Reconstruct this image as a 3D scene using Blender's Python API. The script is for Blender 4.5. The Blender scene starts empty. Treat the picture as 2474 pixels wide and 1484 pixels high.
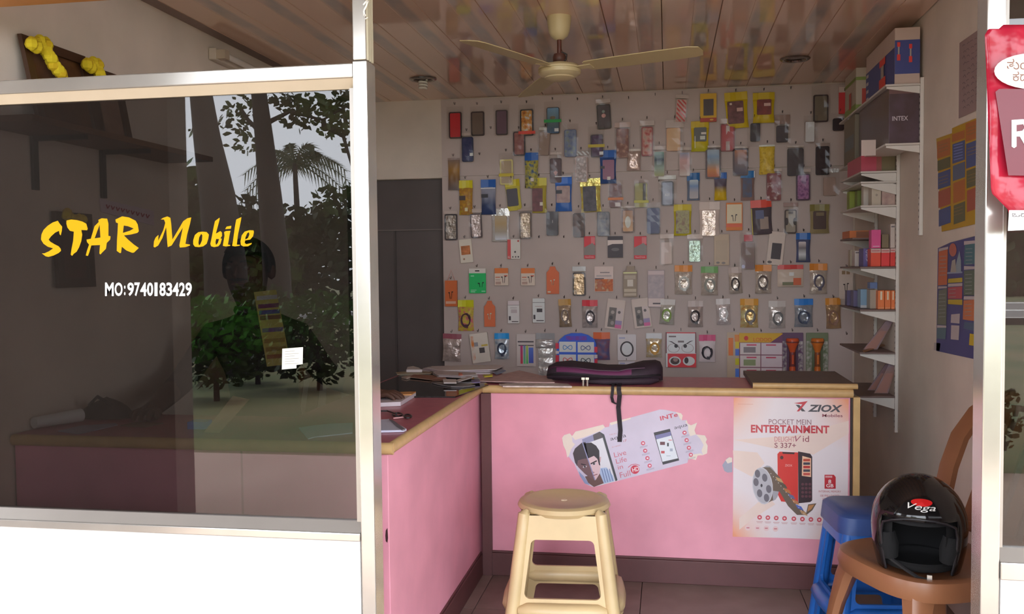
import bpy, math, random
from mathutils import Matrix, Vector
random.seed(7)
SC = bpy.context.scene
COL = SC.collection

# ------------------------------------------------------------------ camera
F = 2200.0; CW, CH = 2474.0, 1484.0
YAW, PIT, ROL = math.radians(9.7), math.radians(2.5), math.radians(-0.6)
CAM = Vector((0, 0, 1.25))
FW = Vector((-math.sin(YAW)*math.cos(PIT), math.cos(YAW)*math.cos(PIT), -math.sin(PIT)))
_r = Vector((math.cos(YAW), math.sin(YAW), 0)); _u = _r.cross(FW)
RT = _r*math.cos(ROL) + _u*math.sin(ROL)
UP = -_r*math.sin(ROL) + _u*math.cos(ROL)
cd = bpy.data.cameras.new('camera'); cam = bpy.data.objects.new('camera', cd); COL.objects.link(cam)
cd.sensor_fit = 'HORIZONTAL'; cd.sensor_width = 36.0; cd.lens = 36.0*F/CW
cd.clip_start = 0.05; cd.clip_end = 300
m3 = Matrix((RT, UP, -FW)).transposed()
cam.matrix_world = Matrix.Translation(CAM) @ m3.to_4x4()
SC.camera = cam
# ------------------------------------------------------------------ light
WORLD_STRENGTH = 7.5
w = bpy.data.worlds.new('sky'); SC.world = w; w.use_nodes = True
nt = w.node_tree; nt.nodes.clear()
wo = nt.nodes.new('ShaderNodeOutputWorld'); bg = nt.nodes.new('ShaderNodeBackground')
bg.inputs[0].default_value = (0.87, 0.92, 1.0, 1); bg.inputs[1].default_value = WORLD_STRENGTH
nt.links.new(bg.outputs[0], wo.inputs[0])
sd = bpy.data.lights.new('sun', 'SUN'); sd.energy = 9.0; sd.angle = math.radians(12); sd.color = (1.0, 0.95, 0.88)
sun = bpy.data.objects.new('sun', sd); COL.objects.link(sun)
sun.rotation_euler = Vector((-0.45, 0.42, -1.25)).to_track_quat('-Z', 'Y').to_euler()     # high sun over the street; the canopy keeps it off the shop
vs = SC.view_settings
vs.view_transform = 'Standard'; vs.look = 'None'; vs.gamma = 1.0; vs.use_curve_mapping = False
vs.exposure = 0.0

# ------------------------------------------------------------------ helpers
def ray(x, y): return FW + RT*((x-CW/2)/F) - UP*((y-CH/2)/F)
def at(x, y, X=None, Y=None, Z=None):
    """point of the place seen at photo position (x, y), on the plane X=, Y= or Z="""
    d = ray(x, y)
    if X is not None: t = (X-CAM.x)/d.x
    elif Y is not None: t = (Y-CAM.y)/d.y
    else: t = (Z-CAM.z)/d.z
    return CAM + d*t

def lin(c): return tuple(((v/255)/12.92 if v/255 <= 0.04045 else ((v/255+0.055)/1.055)**2.4) for v in c)
MATS = {}
def mat(rgb, rough=0.55, metal=0.0, alpha=None, pat=None, rgb2=None, scale=8.0, bump=0.0, spec=0.5, bscale=40.0, trans=None):
    """procedural material; rgb are sRGB 0-255 surface colours"""
    key = (tuple(rgb), rough, metal, alpha, pat, tuple(rgb2) if rgb2 and not isinstance(rgb2[0], (tuple, list)) else str(rgb2), scale, bump, spec, bscale)
    if key in MATS: return MATS[key]
    m = bpy.data.materials.new('surface'); m.use_nodes = True
    n = m.node_tree.nodes; L = m.node_tree.links
    b = n['Principled BSDF']
    c = lin(rgb)
    b.inputs['Base Color'].default_value = (*c, 1)
    b.inputs['Roughness'].default_value = rough
    b.inputs['Metallic'].default_value = metal
    b.inputs['Specular IOR Level'].default_value = spec
    tc = n.new('ShaderNodeTexCoord')
    if pat is None or pat == 'grain':
        # faint grain so that no surface is perfectly flat in tone
        nz = n.new('ShaderNodeTexNoise'); nz.inputs['Scale'].default_value = scale; nz.inputs['Detail'].default_value = 4
        L.new(tc.outputs['Object'], nz.inputs['Vector'])
        r = n.new('ShaderNodeValToRGB')
        k = 0.05 if pat is None else 0.12
        r.color_ramp.elements[0].position = 0.3; r.color_ramp.elements[1].position = 0.7
        r.color_ramp.elements[0].color = (*[v*(1-k) for v in c], 1)
        r.color_ramp.elements[1].color = (*[min(1, v*(1+k*0.5)) for v in c], 1)
        L.new(nz.outputs['Fac'], r.inputs['Fac']); L.new(r.outputs['Color'], b.inputs['Base Color'])
    elif pat in ('blotch', 'stripe', 'ramp'):
        r = n.new('ShaderNodeValToRGB')
        cols = [rgb] + (list(rgb2) if isinstance(rgb2[0], (tuple, list)) else [rgb2])
        el = r.color_ramp.elements
        lo, hi = (0.0, 1.0) if pat == 'ramp' else (0.32, 0.68)
        for i, cc in enumerate(cols):
            p = lo + (hi-lo)*i/(len(cols)-1)
            e = el[i] if i < 2 else el.new(p)
            e.position = p; e.color = (*lin(cc), 1)
        if pat == 'blotch':
            nz = n.new('ShaderNodeTexNoise'); nz.inputs['Scale'].default_value = scale; nz.inputs['Detail'].default_value = 3
            L.new(tc.outputs['Object'], nz.inputs['Vector']); L.new(nz.outputs['Fac'], r.inputs['Fac'])
        elif pat == 'stripe':
            wv = n.new('ShaderNodeTexWave'); wv.inputs['Scale'].default_value = scale; wv.bands_direction = 'DIAGONAL'
            L.new(tc.outputs['Object'], wv.inputs['Vector']); L.new(wv.outputs['Fac'], r.inputs['Fac'])
        else:
            sp = n.new('ShaderNodeSeparateXYZ'); L.new(tc.outputs['Generated'], sp.inputs[0]); L.new(sp.outputs['Z'], r.inputs['Fac'])
        L.new(r.outputs['Color'], b.inputs['Base Color'])
    if bump:
        nz = n.new('ShaderNodeTexNoise'); nz.inputs['Scale'].default_value = bscale; nz.inputs['Detail'].default_value = 3
        L.new(tc.outputs['Object'], nz.inputs['Vector'])
        bp = n.new('ShaderNodeBump'); bp.inputs['Strength'].default_value = bump; bp.inputs['Distance'].default_value = 0.02
        L.new(nz.outputs['Fac'], bp.inputs['Height']); L.new(bp.outputs['Normal'], b.inputs['Normal'])
    MATS[key] = m
    return m

def clear(tint, refl=0.05, key=None, rough=0.03):
    """clear sheet: transparent with a Fresnel-like gloss that grows towards grazing angles"""
    k = ('clear', tint, refl, rough)
    if k in MATS: return MATS[k]
    m = bpy.data.materials.new('clear_sheet'); m.use_nodes = True
    n = m.node_tree.nodes; L = m.node_tree.links; n.clear()
    o = n.new('ShaderNodeOutputMaterial'); mx = n.new('ShaderNodeMixShader')
    tr = n.new('ShaderNodeBsdfTransparent'); gl = n.new('ShaderNodeBsdfGlossy')
    tr.inputs[0].default_value = (*tint, 1); gl.inputs['Roughness'].default_value = rough
    lw = n.new('ShaderNodeLayerWeight'); lw.inputs[0].default_value = 0.5
    pw = n.new('ShaderNodeMath'); pw.operation = 'POWER'; pw.inputs[1].default_value = 5.0
    ma = n.new('ShaderNodeMath'); ma.operation = 'MULTIPLY_ADD'; ma.inputs[1].default_value = 1-refl; ma.inputs[2].default_value = refl
    L.new(lw.outputs['Facing'], pw.inputs[0]); L.new(pw.outputs[0], ma.inputs[0]); L.new(ma.outputs[0], mx.inputs[0])
    L.new(tr.outputs[0], mx.inputs[1]); L.new(gl.outputs[0], mx.inputs[2]); L.new(mx.outputs[0], o.inputs[0])
    MATS[k] = m
    return m

OFF = {}
class MB:
    def __init__(s): s.v = []; s.f = []; s.mi = []; s.ms = []
    def _m(s, m):
        if m not in s.ms: s.ms.append(m)
        return s.ms.index(m)
    def add(s, vs_, fs, m, M=None):
        b = len(s.v); i = s._m(m)
        s.v += [(M @ Vector(p)) if M else Vector(p) for p in vs_]
        for f in fs: s.f.append(tuple(b+k for k in f)); s.mi.append(i)
        return s
    def box(s, lo, hi, m, M=None):
        x0, y0, z0 = lo; x1, y1, z1 = hi
        return s.add([(x0,y0,z0),(x1,y0,z0),(x1,y1,z0),(x0,y1,z0),(x0,y0,z1),(x1,y0,z1),(x1,y1,z1),(x0,y1,z1)],
                     [(0,3,2,1),(4,5,6,7),(0,1,5,4),(1,2,6,5),(2,3,7,6),(3,0,4,7)], m, M)
    def cbox(s, c, d, m, M=None):
        return s.box([c[i]-d[i]/2 for i in range(3)], [c[i]+d[i]/2 for i in range(3)], m, M)
    def prism(s, front, off, m, M=None):
        """front: list of 3-D points (n-gon), off: extrusion vector"""
        n = len(front); off = Vector(off); fr = [Vector(p) for p in front]
        return s.add(fr + [p+off for p in fr], [tuple(range(n)), tuple(reversed(range(n, 2*n)))] +
                     [(i, n+i, n+(i+1) % n, (i+1) % n) for i in range(n)], m, M)
    def face(s, pts, m): return s.add(pts, [tuple(range(len(pts)))], m)
    def tube(s, path, r, m, n=8, closed=False, caps=True, M=None):
        P = [Vector(p) for p in path]; k = len(P)
        rr = r if isinstance(r, (list, tuple)) else [r]*k
        vs_ = []; fs = []
        ref = None
        for i in range(k):
            a = P[(i-1) % k] if (closed or i > 0) else P[i]
            b = P[(i+1) % k] if (closed or i < k-1) else P[i]
            t = (b-a).normalized()
            if ref is None: ref = Vector((0,0,1)) if abs(t.z) < 0.9 else Vector((1,0,0))
            nx = (ref - t*ref.dot(t))
            if nx.length < 1e-6: nx = t.orthogonal()
            nx.normalize(); ref = nx; ny = t.cross(nx)
            for j in range(n):
                a_ = 2*math.pi*j/n
                vs_.append(P[i] + (nx*math.cos(a_) + ny*math.sin(a_))*rr[i])
        for i in range(k if closed else k-1):
            for j in range(n):
                a_ = i*n+j; b_ = i*n+(j+1) % n; c_ = ((i+1) % k)*n+(j+1) % n; d_ = ((i+1) % k)*n+j
                fs.append((a_, b_, c_, d_))
        if caps and not closed:
            fs.append(tuple(reversed(range(n)))); fs.append(tuple(range((k-1)*n, k*n)))
        return s.add(vs_, fs, m, M)
    def lathe(s, prof, m, c=(0,0,0), n=24, M=None, cap=True):
        vs_ = []; fs = []; k = len(prof)
        for r, z in prof:
            for j in range(n):
                a = 2*math.pi*j/n; vs_.append((c[0]+r*math.cos(a), c[1]+r*math.sin(a), c[2]+z))
        for i in range(k-1):
            for j in range(n):
                fs.append((i*n+j, i*n+(j+1) % n, (i+1)*n+(j+1) % n, (i+1)*n+j))
        if cap:
            fs.append(tuple(reversed(range(n)))); fs.append(tuple(range((k-1)*n, k*n)))
        return s.add(vs_, fs, m, M)
    def grid(s, nu, nv, fn, m):
        vs_ = [fn(i/nu, j/nv) for j in range(nv+1) for i in range(nu+1)]
        fs = [(j*(nu+1)+i, j*(nu+1)+i+1, (j+1)*(nu+1)+i+1, (j+1)*(nu+1)+i) for j in range(nv) for i in range(nu)]
        return s.add(vs_, fs, m)
    def mesh(s, name, off=(0,0,0), smooth=0):
        me = bpy.data.meshes.new(name); o = Vector(off)
        me.from_pydata([tuple(p-o) for p in s.v], [], s.f)
        for m in s.ms: me.materials.append(m)
        me.polygons.foreach_set('material_index', s.mi)
        if smooth:
            me.polygons.foreach_set('use_smooth', [True]*len(s.f))
            me.set_sharp_from_angle(angle=math.radians(smooth))
        me.update()
        return me
    def build(s, name, parent=None, smooth=0, bevel=0, seg=2, local=False, label=None, thick=0):
        """local: vertices already in the parent's frame; otherwise world coordinates"""
        if parent is not None:
            L_ = Vector((0,0,0)) if local else OFF.get(parent.name, Vector((0,0,0)))
            me = s.mesh(name, L_, smooth)
            o = bpy.data.objects.new(name, me); COL.objects.link(o); o.parent = parent
            OFF[o.name] = L_
        else:
            xs = [p.x for p in s.v]; ys = [p.y for p in s.v]; zs = [p.z for p in s.v]
            L_ = Vector(((min(xs)+max(xs))/2, (min(ys)+max(ys))/2, min(zs)))
            me = s.mesh(name, L_, smooth)
            o = bpy.data.objects.new(name, me); COL.objects.link(o); o.location = L_
            OFF[o.name] = L_
        if bevel:
            bm_ = o.modifiers.new('bevel', 'BEVEL'); bm_.width = bevel; bm_.segments = seg; bm_.limit_method = 'ANGLE'
        if thick:
            so = o.modifiers.new('thickness', 'SOLIDIFY'); so.thickness = thick; so.offset = 0
        if label: o['label'] = label
        return o

def tag(o, label, cat, group=None):
    o['label'] = label; o['category'] = cat
    if group: o['group'] = group
    return o
def thing(name, label, cat, loc=(0,0,0), rot=(0,0,0), group=None):
    o = bpy.data.objects.new(name, None); COL.objects.link(o)
    o.location = loc; o.rotation_euler = rot; o.empty_display_size = 0.05
    OFF[o.name] = Vector(loc)
    return tag(o, label, cat, group)
def struct(o): o['kind'] = 'structure'; return o

_tcache = {}
def text2d(s, bold=0.0, shear=0.0):
    """filled outline of a text as (verts, faces), scaled to the unit box"""
    k = (s, bold, shear)
    if k in _tcache: return _tcache[k]
    cu = bpy.data.curves.new('t', 'FONT'); cu.body = s; cu.size = 1; cu.fill_mode = 'FRONT'; cu.offset = bold; cu.shear = shear
    cu.resolution_u = 3
    o = bpy.data.objects.new('t', cu); COL.objects.link(o)
    dg = bpy.context.evaluated_depsgraph_get(); dg.update()
    me = bpy.data.meshes.new_from_object(o.evaluated_get(dg))
    v = [(p.co.x, p.co.y) for p in me.vertices]; f = [tuple(p.vertices) for p in me.polygons]
    bpy.data.objects.remove(o); bpy.data.curves.remove(cu); bpy.data.meshes.remove(me)
    if v:
        x0 = min(p[0] for p in v); x1 = max(p[0] for p in v); y0 = min(p[1] for p in v); y1 = max(p[1] for p in v)
        v = [((p[0]-x0)/(x1-x0 or 1), (p[1]-y0)/(y1-y0 or 1)) for p in v]
    _tcache[k] = (v, f)
    return v, f

class Print:
    """flat print on a surface; fn maps (u, v) given in the caller's own units to a world point"""
    def __init__(s, fn, mb=None): s.fn = fn; s.mb = mb or MB()
    def poly(s, pts, m, lift=0): s.mb.face([s.fn(*p, lift) for p in pts], m); return s
    def rect(s, x0, y0, x1, y1, m, lift=0): return s.poly([(x0,y0),(x0,y1),(x1,y1),(x1,y0)], m, lift)
    def ell(s, cx, cy, rx, ry, m, lift=0, n=20, rot=0):
        c, d = math.cos(rot), math.sin(rot)
        return s.poly([(cx+rx*math.cos(a)*c-ry*math.sin(a)*d, cy+rx*math.cos(a)*d+ry*math.sin(a)*c) for a in [-2*math.pi*i/n for i in range(n)]], m, lift)
    def text(s, t, quad, m, lift=0, bold=0.0, shear=0.0):
        """quad: top-left, top-right, bottom-left corners of the text's box"""
        v, f = text2d(t, bold, shear)
        (ax, ay), (bx, by), (cx, cy) = quad
        pts = [s.fn(cx + u*(bx-ax) + q*(ax-cx), cy + u*(by-ay) + q*(ay-cy), lift) for u, q in v]
        s.mb.add(pts, f, m); return s
    def line(s, pts, wd, m, lift=0):
        for a, b in zip(pts, pts[1:]):
            dx, dy = b[0]-a[0], b[1]-a[1]; l = math.hypot(dx, dy) or 1
            nx, ny = -dy/l*wd/2, dx/l*wd/2
            s.poly([(a[0]+nx, a[1]+ny), (b[0]+nx, b[1]+ny), (b[0]-nx, b[1]-ny), (a[0]-nx, a[1]-ny)], m, lift)
        return s

def keyhole(outer, hole):
    best = min(((i, j) for i in range(len(outer)) for j in range(len(hole))),
               key=lambda t: (outer[t[0]][0]-hole[t[1]][0])**2 + (outer[t[0]][1]-hole[t[1]][1])**2)
    i, j = best
    def area(p): return sum(p[k][0]*p[(k+1) % len(p)][1]-p[(k+1) % len(p)][0]*p[k][1] for k in range(len(p)))
    h = list(hole)
    if area(outer)*area(h) > 0: h = h[::-1]; j = len(h)-1-j
    return outer[:i+1] + h[j:] + h[:j+1] + outer[i:]

def rrect(w_, h_, r, n=4, cx=0.0, cz=0.0):
    pts = []
    for (sx, sz, a0) in ((1,1,0),(-1,1,90),(-1,-1,180),(1,-1,270)):
        for k in range(n+1):
            a = math.radians(a0+90*k/n)
            pts.append((cx+sx*(w_/2-r)+r*math.cos(a), cz+sz*(h_/2-r)+r*math.sin(a)))
    return pts
# ------------------------------------------------------------------ the setting
XL, XR, YF, YW, ZT = -1.9, 1.005, 2.15, 5.2, 2.23
ZC = 0.775                                       # worktop height
wallpaint = mat((222, 207, 192), 0.8, pat='grain', scale=3.0, bump=0.03, bscale=60)
boardwhite = mat((201, 183, 175), 0.6, pat='grain', scale=2.5)
alu = mat((206, 200, 192), 0.18, 0.7, pat='grain', scale=6)
aludark = mat((176, 168, 160), 0.35, 0.6)
whitewall = mat((240, 238, 236), 0.8, pat='grain', scale=4)
pink = mat((232, 158, 176), 0.45, pat='grain', scale=5)
topcol = mat((188, 100, 114), 0.32, pat='grain', scale=30)
woodstrip = mat((202, 166, 114), 0.4, pat='grain', scale=25)
maroon = mat((96, 58, 58), 0.5, pat='grain', scale=12)

def wall_box(name, lo, hi, m, bevel=0):
    return struct(MB().box(lo, hi, m).build(name, bevel=bevel))

# floor: cement tiles, each its own slab
fl = struct(MB().box((XL, 2.1, -0.12), (XR, YW, -0.012), mat((80, 70, 66), 0.8)).build('floor'))
tilemats = [mat(c, 0.45, pat='blotch', rgb2=c2, scale=9) for c, c2 in (((138,118,110),(118,100,94)), ((132,114,107),(146,126,118)), ((126,108,101),(138,120,112)))]
for i in range(5):
    for j in range(6):
        x0 = XL + i*0.6; y0 = 2.1 + j*0.56
        x1 = min(x0+0.597, XR); y1 = min(y0+0.557, YW)
        if y1 > y0+0.05: MB().box((x0, y0, -0.012), (x1, y1, 0), random.choice(tilemats)).build('floor_tile', fl)

# walls
wall_box('wall_left', (XL-0.1, 2.2, -0.12), (XL, YW+0.1, ZT+0.1), wallpaint)
wall_box('wall_right', (XR, 2.2, -0.12), (XR+0.1, YW+0.1, ZT+0.1), wallpaint)
dz = at(990, 432, Y=YW).z; dx = at(1070, 500, Y=YW).x
wb = struct(MB().box((dx, YW, -0.12), (XR, YW+0.1, ZT+0.1), wallpaint).box((XL, YW, dz), (dx, YW+0.1, ZT+0.1), wallpaint).build('wall_back'))
sz = at(1640, 412, Y=YW).z
MB().box((dx, YW-0.010, 0), (XR-0.012, YW-0.001, sz-0.002), boardwhite).build('board_panel', wb)
MB().box((dx, YW-0.010, sz+0.002), (XR-0.012, YW-0.001, ZT-0.006), boardwhite).build('board_panel', wb)
doorcol = mat((96, 86, 84), 0.6, pat='grain', scale=4)
d1 = struct(MB().box((XL, YW+0.06, 0), (dx, YW+0.095, dz+0.02), doorcol).build('door_1'))
zr = at(990, 556, Y=YW+0.05).z
MB().box((XL, YW+0.045, zr-0.004), (dx, YW+0.06, zr+0.004), mat((120,108,104), 0.6)).build('door_rail', d1)
MB().box((at(950,600,Y=YW).x-0.012, YW+0.05, 0), (at(950,600,Y=YW).x, YW+0.06, zr-0.004), mat((84,76,74), 0.6)).build('door_stile', d1)

# ceiling of long glossy plastic panels with a printed blue-grey band
ce = struct(MB().box((XL, 2.2, ZT+0.012), (XR, YW, ZT+0.1), mat((150,130,122), 0.8)).build('ceiling'))
cm = bpy.data.materials.new('ceiling_panel'); cm.use_nodes = True
n = cm.node_tree.nodes; L = cm.node_tree.links; b = n['Principled BSDF']
b.inputs['Roughness'].default_value = 0.05; b.inputs['Specular IOR Level'].default_value = 0.8
tc = n.new('ShaderNodeTexCoord'); sp = n.new('ShaderNodeSeparateXYZ'); L.new(tc.outputs['Object'], sp.inputs[0])
rp = n.new('ShaderNodeValToRGB'); mr = n.new('ShaderNodeMapRange'); mr.inputs[1].default_value = -0.113; mr.inputs[2].default_value = 0.113
L.new(sp.outputs['X'], mr.inputs[0]); L.new(mr.outputs[0], rp.inputs['Fac'])
e = rp.color_ramp.elements
base = lin((224,190,168)); blue = lin((178,168,162))
e[0].position = 0.0; e[0].color = (*base,1); e[1].position = 1.0; e[1].color = (*base,1)
for p, c in ((0.52, base), (0.60, blue), (0.78, blue), (0.86, base)):
    q = e.new(p); q.color = (*c, 1)
nz = n.new('ShaderNodeTexNoise'); nz.inputs['Scale'].default_value = 7
mp = n.new('ShaderNodeMapping'); mp.inputs['Scale'].default_value = (1.5, 0.5, 1); L.new(tc.outputs['Object'], mp.inputs[0]); L.new(mp.outputs[0], nz.inputs['Vector'])
mx = n.new('ShaderNodeMixRGB'); mx.inputs[2].default_value = (*base, 1)
mr2 = n.new('ShaderNodeMapRange'); mr2.inputs[1].default_value = 0.35; mr2.inputs[2].default_value = 0.75; mr2.inputs[4].default_value = 0.8
L.new(nz.outputs['Fac'], mr2.inputs[0]); L.new(mr2.outputs[0], mx.inputs[0]); L.new(rp.outputs[0], mx.inputs[1]); L.new(mx.outputs[0], b.inputs['Base Color'])
PW = 0.2247
pme = None
k0 = -9
xs = [-0.019 + PW*k for k in range(-9, 6)]
for x0, x1 in zip(xs, xs[1:]):
    a, c_ = max(x0, XL), min(x1, XR)
    if c_-a < 0.02: continue
    mb = MB(); y0, y1 = 2.2, YW
    # shallow profile: flat faces with a groove at the joint and one off the middle
    prof = [(0.0003, 0.006), (0.0022, 0.0), (0.119, 0.0), (0.1202, 0.0015), (0.1214, 0.0), (PW-0.0022, 0.0), (PW-0.0003, 0.006)]
    pr = [(x0+px, ZT+pz) for px, pz in prof if a-1e-6 <= x0+px <= c_+1e-6]
    n_ = len(pr)
    mb.add([(px-(x0+PW/2), y0-3.7, pz-ZT) for px, pz in pr] + [(px-(x0+PW/2), y1-3.7, pz-ZT) for px, pz in pr],
           [(i, i+1, n_+i+1, n_+i) for i in range(n_-1)], cm)
    me = mb.mesh('ceiling_panel')
    o = bpy.data.objects.new('ceiling_panel', me); COL.objects.link(o); o.parent = ce
    o.location = Vector((x0+PW/2, 3.7, ZT)) - OFF[ce.name]

# shop front: white painted walls, aluminium frame, tinted panes
for nm, x0, x1 in (('wall_front_left', -4.0, -0.752), ('wall_front_right', 0.722, 4.0)):
    wall_box(nm, (x0, 2.13, -0.25), (x1, 2.2, 0.575), whitewall)
def frame_obj(name, parts, bevel=0.003):
    mb = MB()
    for lo, hi, m in parts: mb.box(lo, hi, m)
    return struct(mb.build(name, bevel=bevel))
p1 = struct(MB().box((-0.748, 2.125, -0.25), (-0.712, 2.192, 1.752), alu).build('trim_1', bevel=0.003))
MB().box((-0.7475, 2.128, 1.754), (-0.7145, 2.180, 2.5), alu).build('upper_post', p1, bevel=0.003)
for k in range(3): MB().box((-0.7145+0.0002, 2.135+k*0.016, 1.754), (-0.7105, 2.143+k*0.016, 2.5), mat((196,186,160),0.4)).build('sash_channel', p1)
MB().box((-0.762, 2.14, 0.622), (-0.748, 2.17, 1.69), aludark).build('glazing_bead', p1)
p2 = struct(MB().box((0.679, 2.125, -0.25), (0.718, 2.192, 2.5), alu).build('trim_2', bevel=0.003))
MB().box((0.718, 2.14, 0.62), (0.728, 2.17, 2.4), aludark).build('glazing_bead', p2)
tr = struct(MB().box((-4.0, 2.128, 1.713), (-0.749, 2.19, 1.748), alu).build('trim_3', bevel=0.003))
MB().prism([(-4.0, 2.134, 1.713), (-0.749, 2.134, 1.713), (-0.749, 2.15, 1.690), (-4.0, 2.15, 1.690)], (0, 0.02, 0), mat((216,202,178),0.35,0.4)).build('glazing_bead', tr)
br = struct(MB().box((-4.0, 2.120, 0.577), (-0.749, 2.19, 0.598), alu).build('trim_4', bevel=0.003))
MB().prism([(-4.0, 2.126, 0.598), (-0.749, 2.126, 0.598), (-0.749, 2.148, 0.622), (-4.0, 2.148, 0.622)], (0, 0.02, 0), aludark).build('glazing_bead', br)
b2 = struct(MB().box((0.719, 2.120, 0.552), (4.0, 2.19, 0.592), alu).build('trim_5', bevel=0.003))
MB().prism([(0.719, 2.126, 0.592), (4.0, 2.126, 0.592), (4.0, 2.148, 0.618), (0.719, 2.148, 0.618)], (0, 0.02, 0), alu).build('glazing_bead', b2)
glassm = clear((0.46, 0.45, 0.445), 0.075, rough=0.0)
struct(MB().box((-4.0, 2.155, 0.60), (-0.748, 2.160, 1.712), glassm).build('window_1'))
struct(MB().box((0.72, 2.155, 0.60), (4.0, 2.160, 2.4), glassm).build('window_2'))
# chalk squiggle on the post
ch = MB(); pts = [(878, 12), (884, 4), (889, 2), (884, 16), (879, 26), (880, 38), (884, 36)]
Print(lambda x, y, l: at(x, y, Y=2.1275-l), ch).line(pts, 4, mat((240,236,230),0.9)).line([(882,46),(889,42)], 2, mat((240,236,230),0.9))
ch.build('chalk_mark', p1)
# timber lintel over the front and roof overhang outside
wood_or = mat((176, 120, 62), 0.6, pat='grain', scale=10)
struct(MB().box((-4.0, 2.12, 1.958), (-1.15, 2.2, 2.5), wood_or).build('trim_6'))
struct(MB().box((-1.15, 2.12, 2.24), (4.0, 2.2, 2.5), wood_or).build('trim_7'))
struct(MB().box((-4.0, -0.8, 2.5), (4.0, 2.3, 2.62), mat((92,80,70),0.8)).build('roof_canopy'))
# ground outside
gm = mat((160, 142, 128), 0.85, pat='blotch', rgb2=(146,128,114), scale=0.8)
struct(MB().box((-9.0, -2.6, -0.40), (9.0, 2.13, -0.25), gm).build('ground_forecourt'))
struct(MB().box((-60, -90, -0.45), (60, -2.6, -0.27), mat((70,84,48),0.9,pat='blotch',rgb2=(104,96,66),scale=0.6)).build('ground'))
rd = struct(MB().box((-60, -33, -0.27), (60, -20, -0.262), mat((110,108,106),0.8)).build('road_surface'))
for yy in (-21.0, -26.5, -32): MB().box((-60, yy-0.25, -0.262), (60, yy+0.25, -0.259), mat((225,225,220),0.7)).build('road_line', rd)
# added wall, itself unseen, that darkens the reflection in the left half of the pane
struct(MB().box((-5.2, -0.6, -0.25), (-2.74, -0.4, 3.4), mat((92, 80, 70), 0.8, pat='grain', scale=3)).build('wall_for_reflection'))

# ------------------------------------------------------------------ counters
def counter(name, label, lo, hi, base_faces):
    t = thing(name, label, 'counter', ((lo[0]+hi[0])/2, (lo[1]+hi[1])/2, 0))
    MB().box(lo, hi, pink).build('body', t, bevel=0.002)
    for q in base_faces:
        MB().box(q[0], q[1], maroon).build('kickboard', t, bevel=0.002)
    return t
XS = -0.742
cf = counter('counter_unit', 'pink laminate counter run behind the dark shop window', (XL+0.005, 2.375, 0.0), (-1.186, 2.755, ZC-0.031), [])
cs = counter('counter_unit', 'pink counter run with bright end face beside the aluminium post', (-1.18, 2.375, 0.0), (XS-0.012, 3.995, ZC-0.031),
             [((XS-0.012, 2.40, 0), (XS-0.001, 3.585, 0.088)), ((XS-0.012, 2.40, 0.088), (XS-0.006, 3.585, 0.096))])
MB().add([at(932,1282,Y=2.3745),at(936,1276,Y=2.3745),at(937.5,1300,Y=2.3745),at(936,1312,Y=2.3745),at(932,1308,Y=2.3745),at(931,1295,Y=2.3745)], [(5,4,3,2,1,0)], mat((60,30,34),0.9)).build('chipped_spot', cs)
cb = counter('counter_unit', 'long pink counter front with two phone posters stuck on it', (XS+0.006, 3.598, 0.0), (0.682, 3.925, ZC-0.031),
             [((XS+0.0, 3.583, 0), (0.682, 3.5975, 0.092)), ((XS+0.0, 3.588, 0.092), (0.682, 3.5975, 0.100))])
MB().box((XS-0.001, 3.578, 0.0), (XS+0.037, 3.5975, ZC-0.032), maroon).build('corner_post', cb)
MB().box((0.692, 3.59, 0.10), (0.716, 3.63, ZC-0.03), mat((206,172,116),0.5,pat='grain',scale=20)).build('end_strip', cb)
MB().box((0.683, 3.60, 0.0), (0.691, 3.9, ZC-0.03), mat((58,48,46),0.6)).build('end_gap_shade', cb)  # dark slab standing in for the shade of the gap by the end strip

wt = thing('worktop', 'dusky rose worktop with rounded wooden edging running over all counters', 'worktop', (-0.6, 3.0, ZC-0.03))
MB().prism([(XL+0.005, 2.372, ZC), (XS-0.008, 2.372, ZC), (XS-0.008, 3.592, ZC), (0.69, 3.592, ZC), (0.69, 3.93, ZC), (-0.60, 3.93, ZC), (-0.74, 4.0, ZC), (-1.185, 4.0, ZC), (-1.185, 2.76, ZC), (XL+0.005, 2.76, ZC)], (0, 0, -0.03), topcol).build('top_slab', wt)
def halfround(name, a, b_, out):
    a = Vector(a); b_ = Vector(b_); out = Vector(out)
    prof = [(0, 0.016), (0.008, 0.0155), (0.014, 0.009), (0.016, 0.0), (0.014, -0.009), (0.008, -0.0155), (0, -0.016)]
    pts = [a + out*o + Vector((0,0,z)) for o, z in prof]
    return MB().prism(pts, b_-a, woodstrip).build(name, wt, smooth=50)
zz = ZC-0.0155
halfround('edge_strip', (XL+0.005, 2.372, zz), (XS+0.006, 2.372, zz), (0, -1, 0))
halfround('edge_strip', (XS-0.008, 2.372, zz), (XS-0.008, 3.58, zz), (1, 0, 0))
halfround('edge_strip', (XS+0.006, 3.592, zz), (0.69, 3.592, zz), (0, -1, 0))
# flap board lying on the right end of the worktop
fb = thing('counter_flap', 'dark brown board with wooden edge lying on the right end of the counter', 'board', (0.5, 3.8, ZC))
MB().box((0.322, 3.592, ZC+0.001), (0.700, 4.03, ZC+0.019), mat((104,86,80),0.5,pat='grain',scale=14)).build('board', fb)
pts = [(0.322, 3.592+o, ZC+0.0115+z) for o, z in ((0, 0.0105), (-0.006, 0.010), (-0.011, 0.006), (-0.012, 0), (-0.011, -0.006), (-0.006, -0.010), (0, -0.0105))]
MB().prism(pts, (0.384, 0, 0), woodstrip).build('edge_strip', fb, smooth=50)
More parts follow.
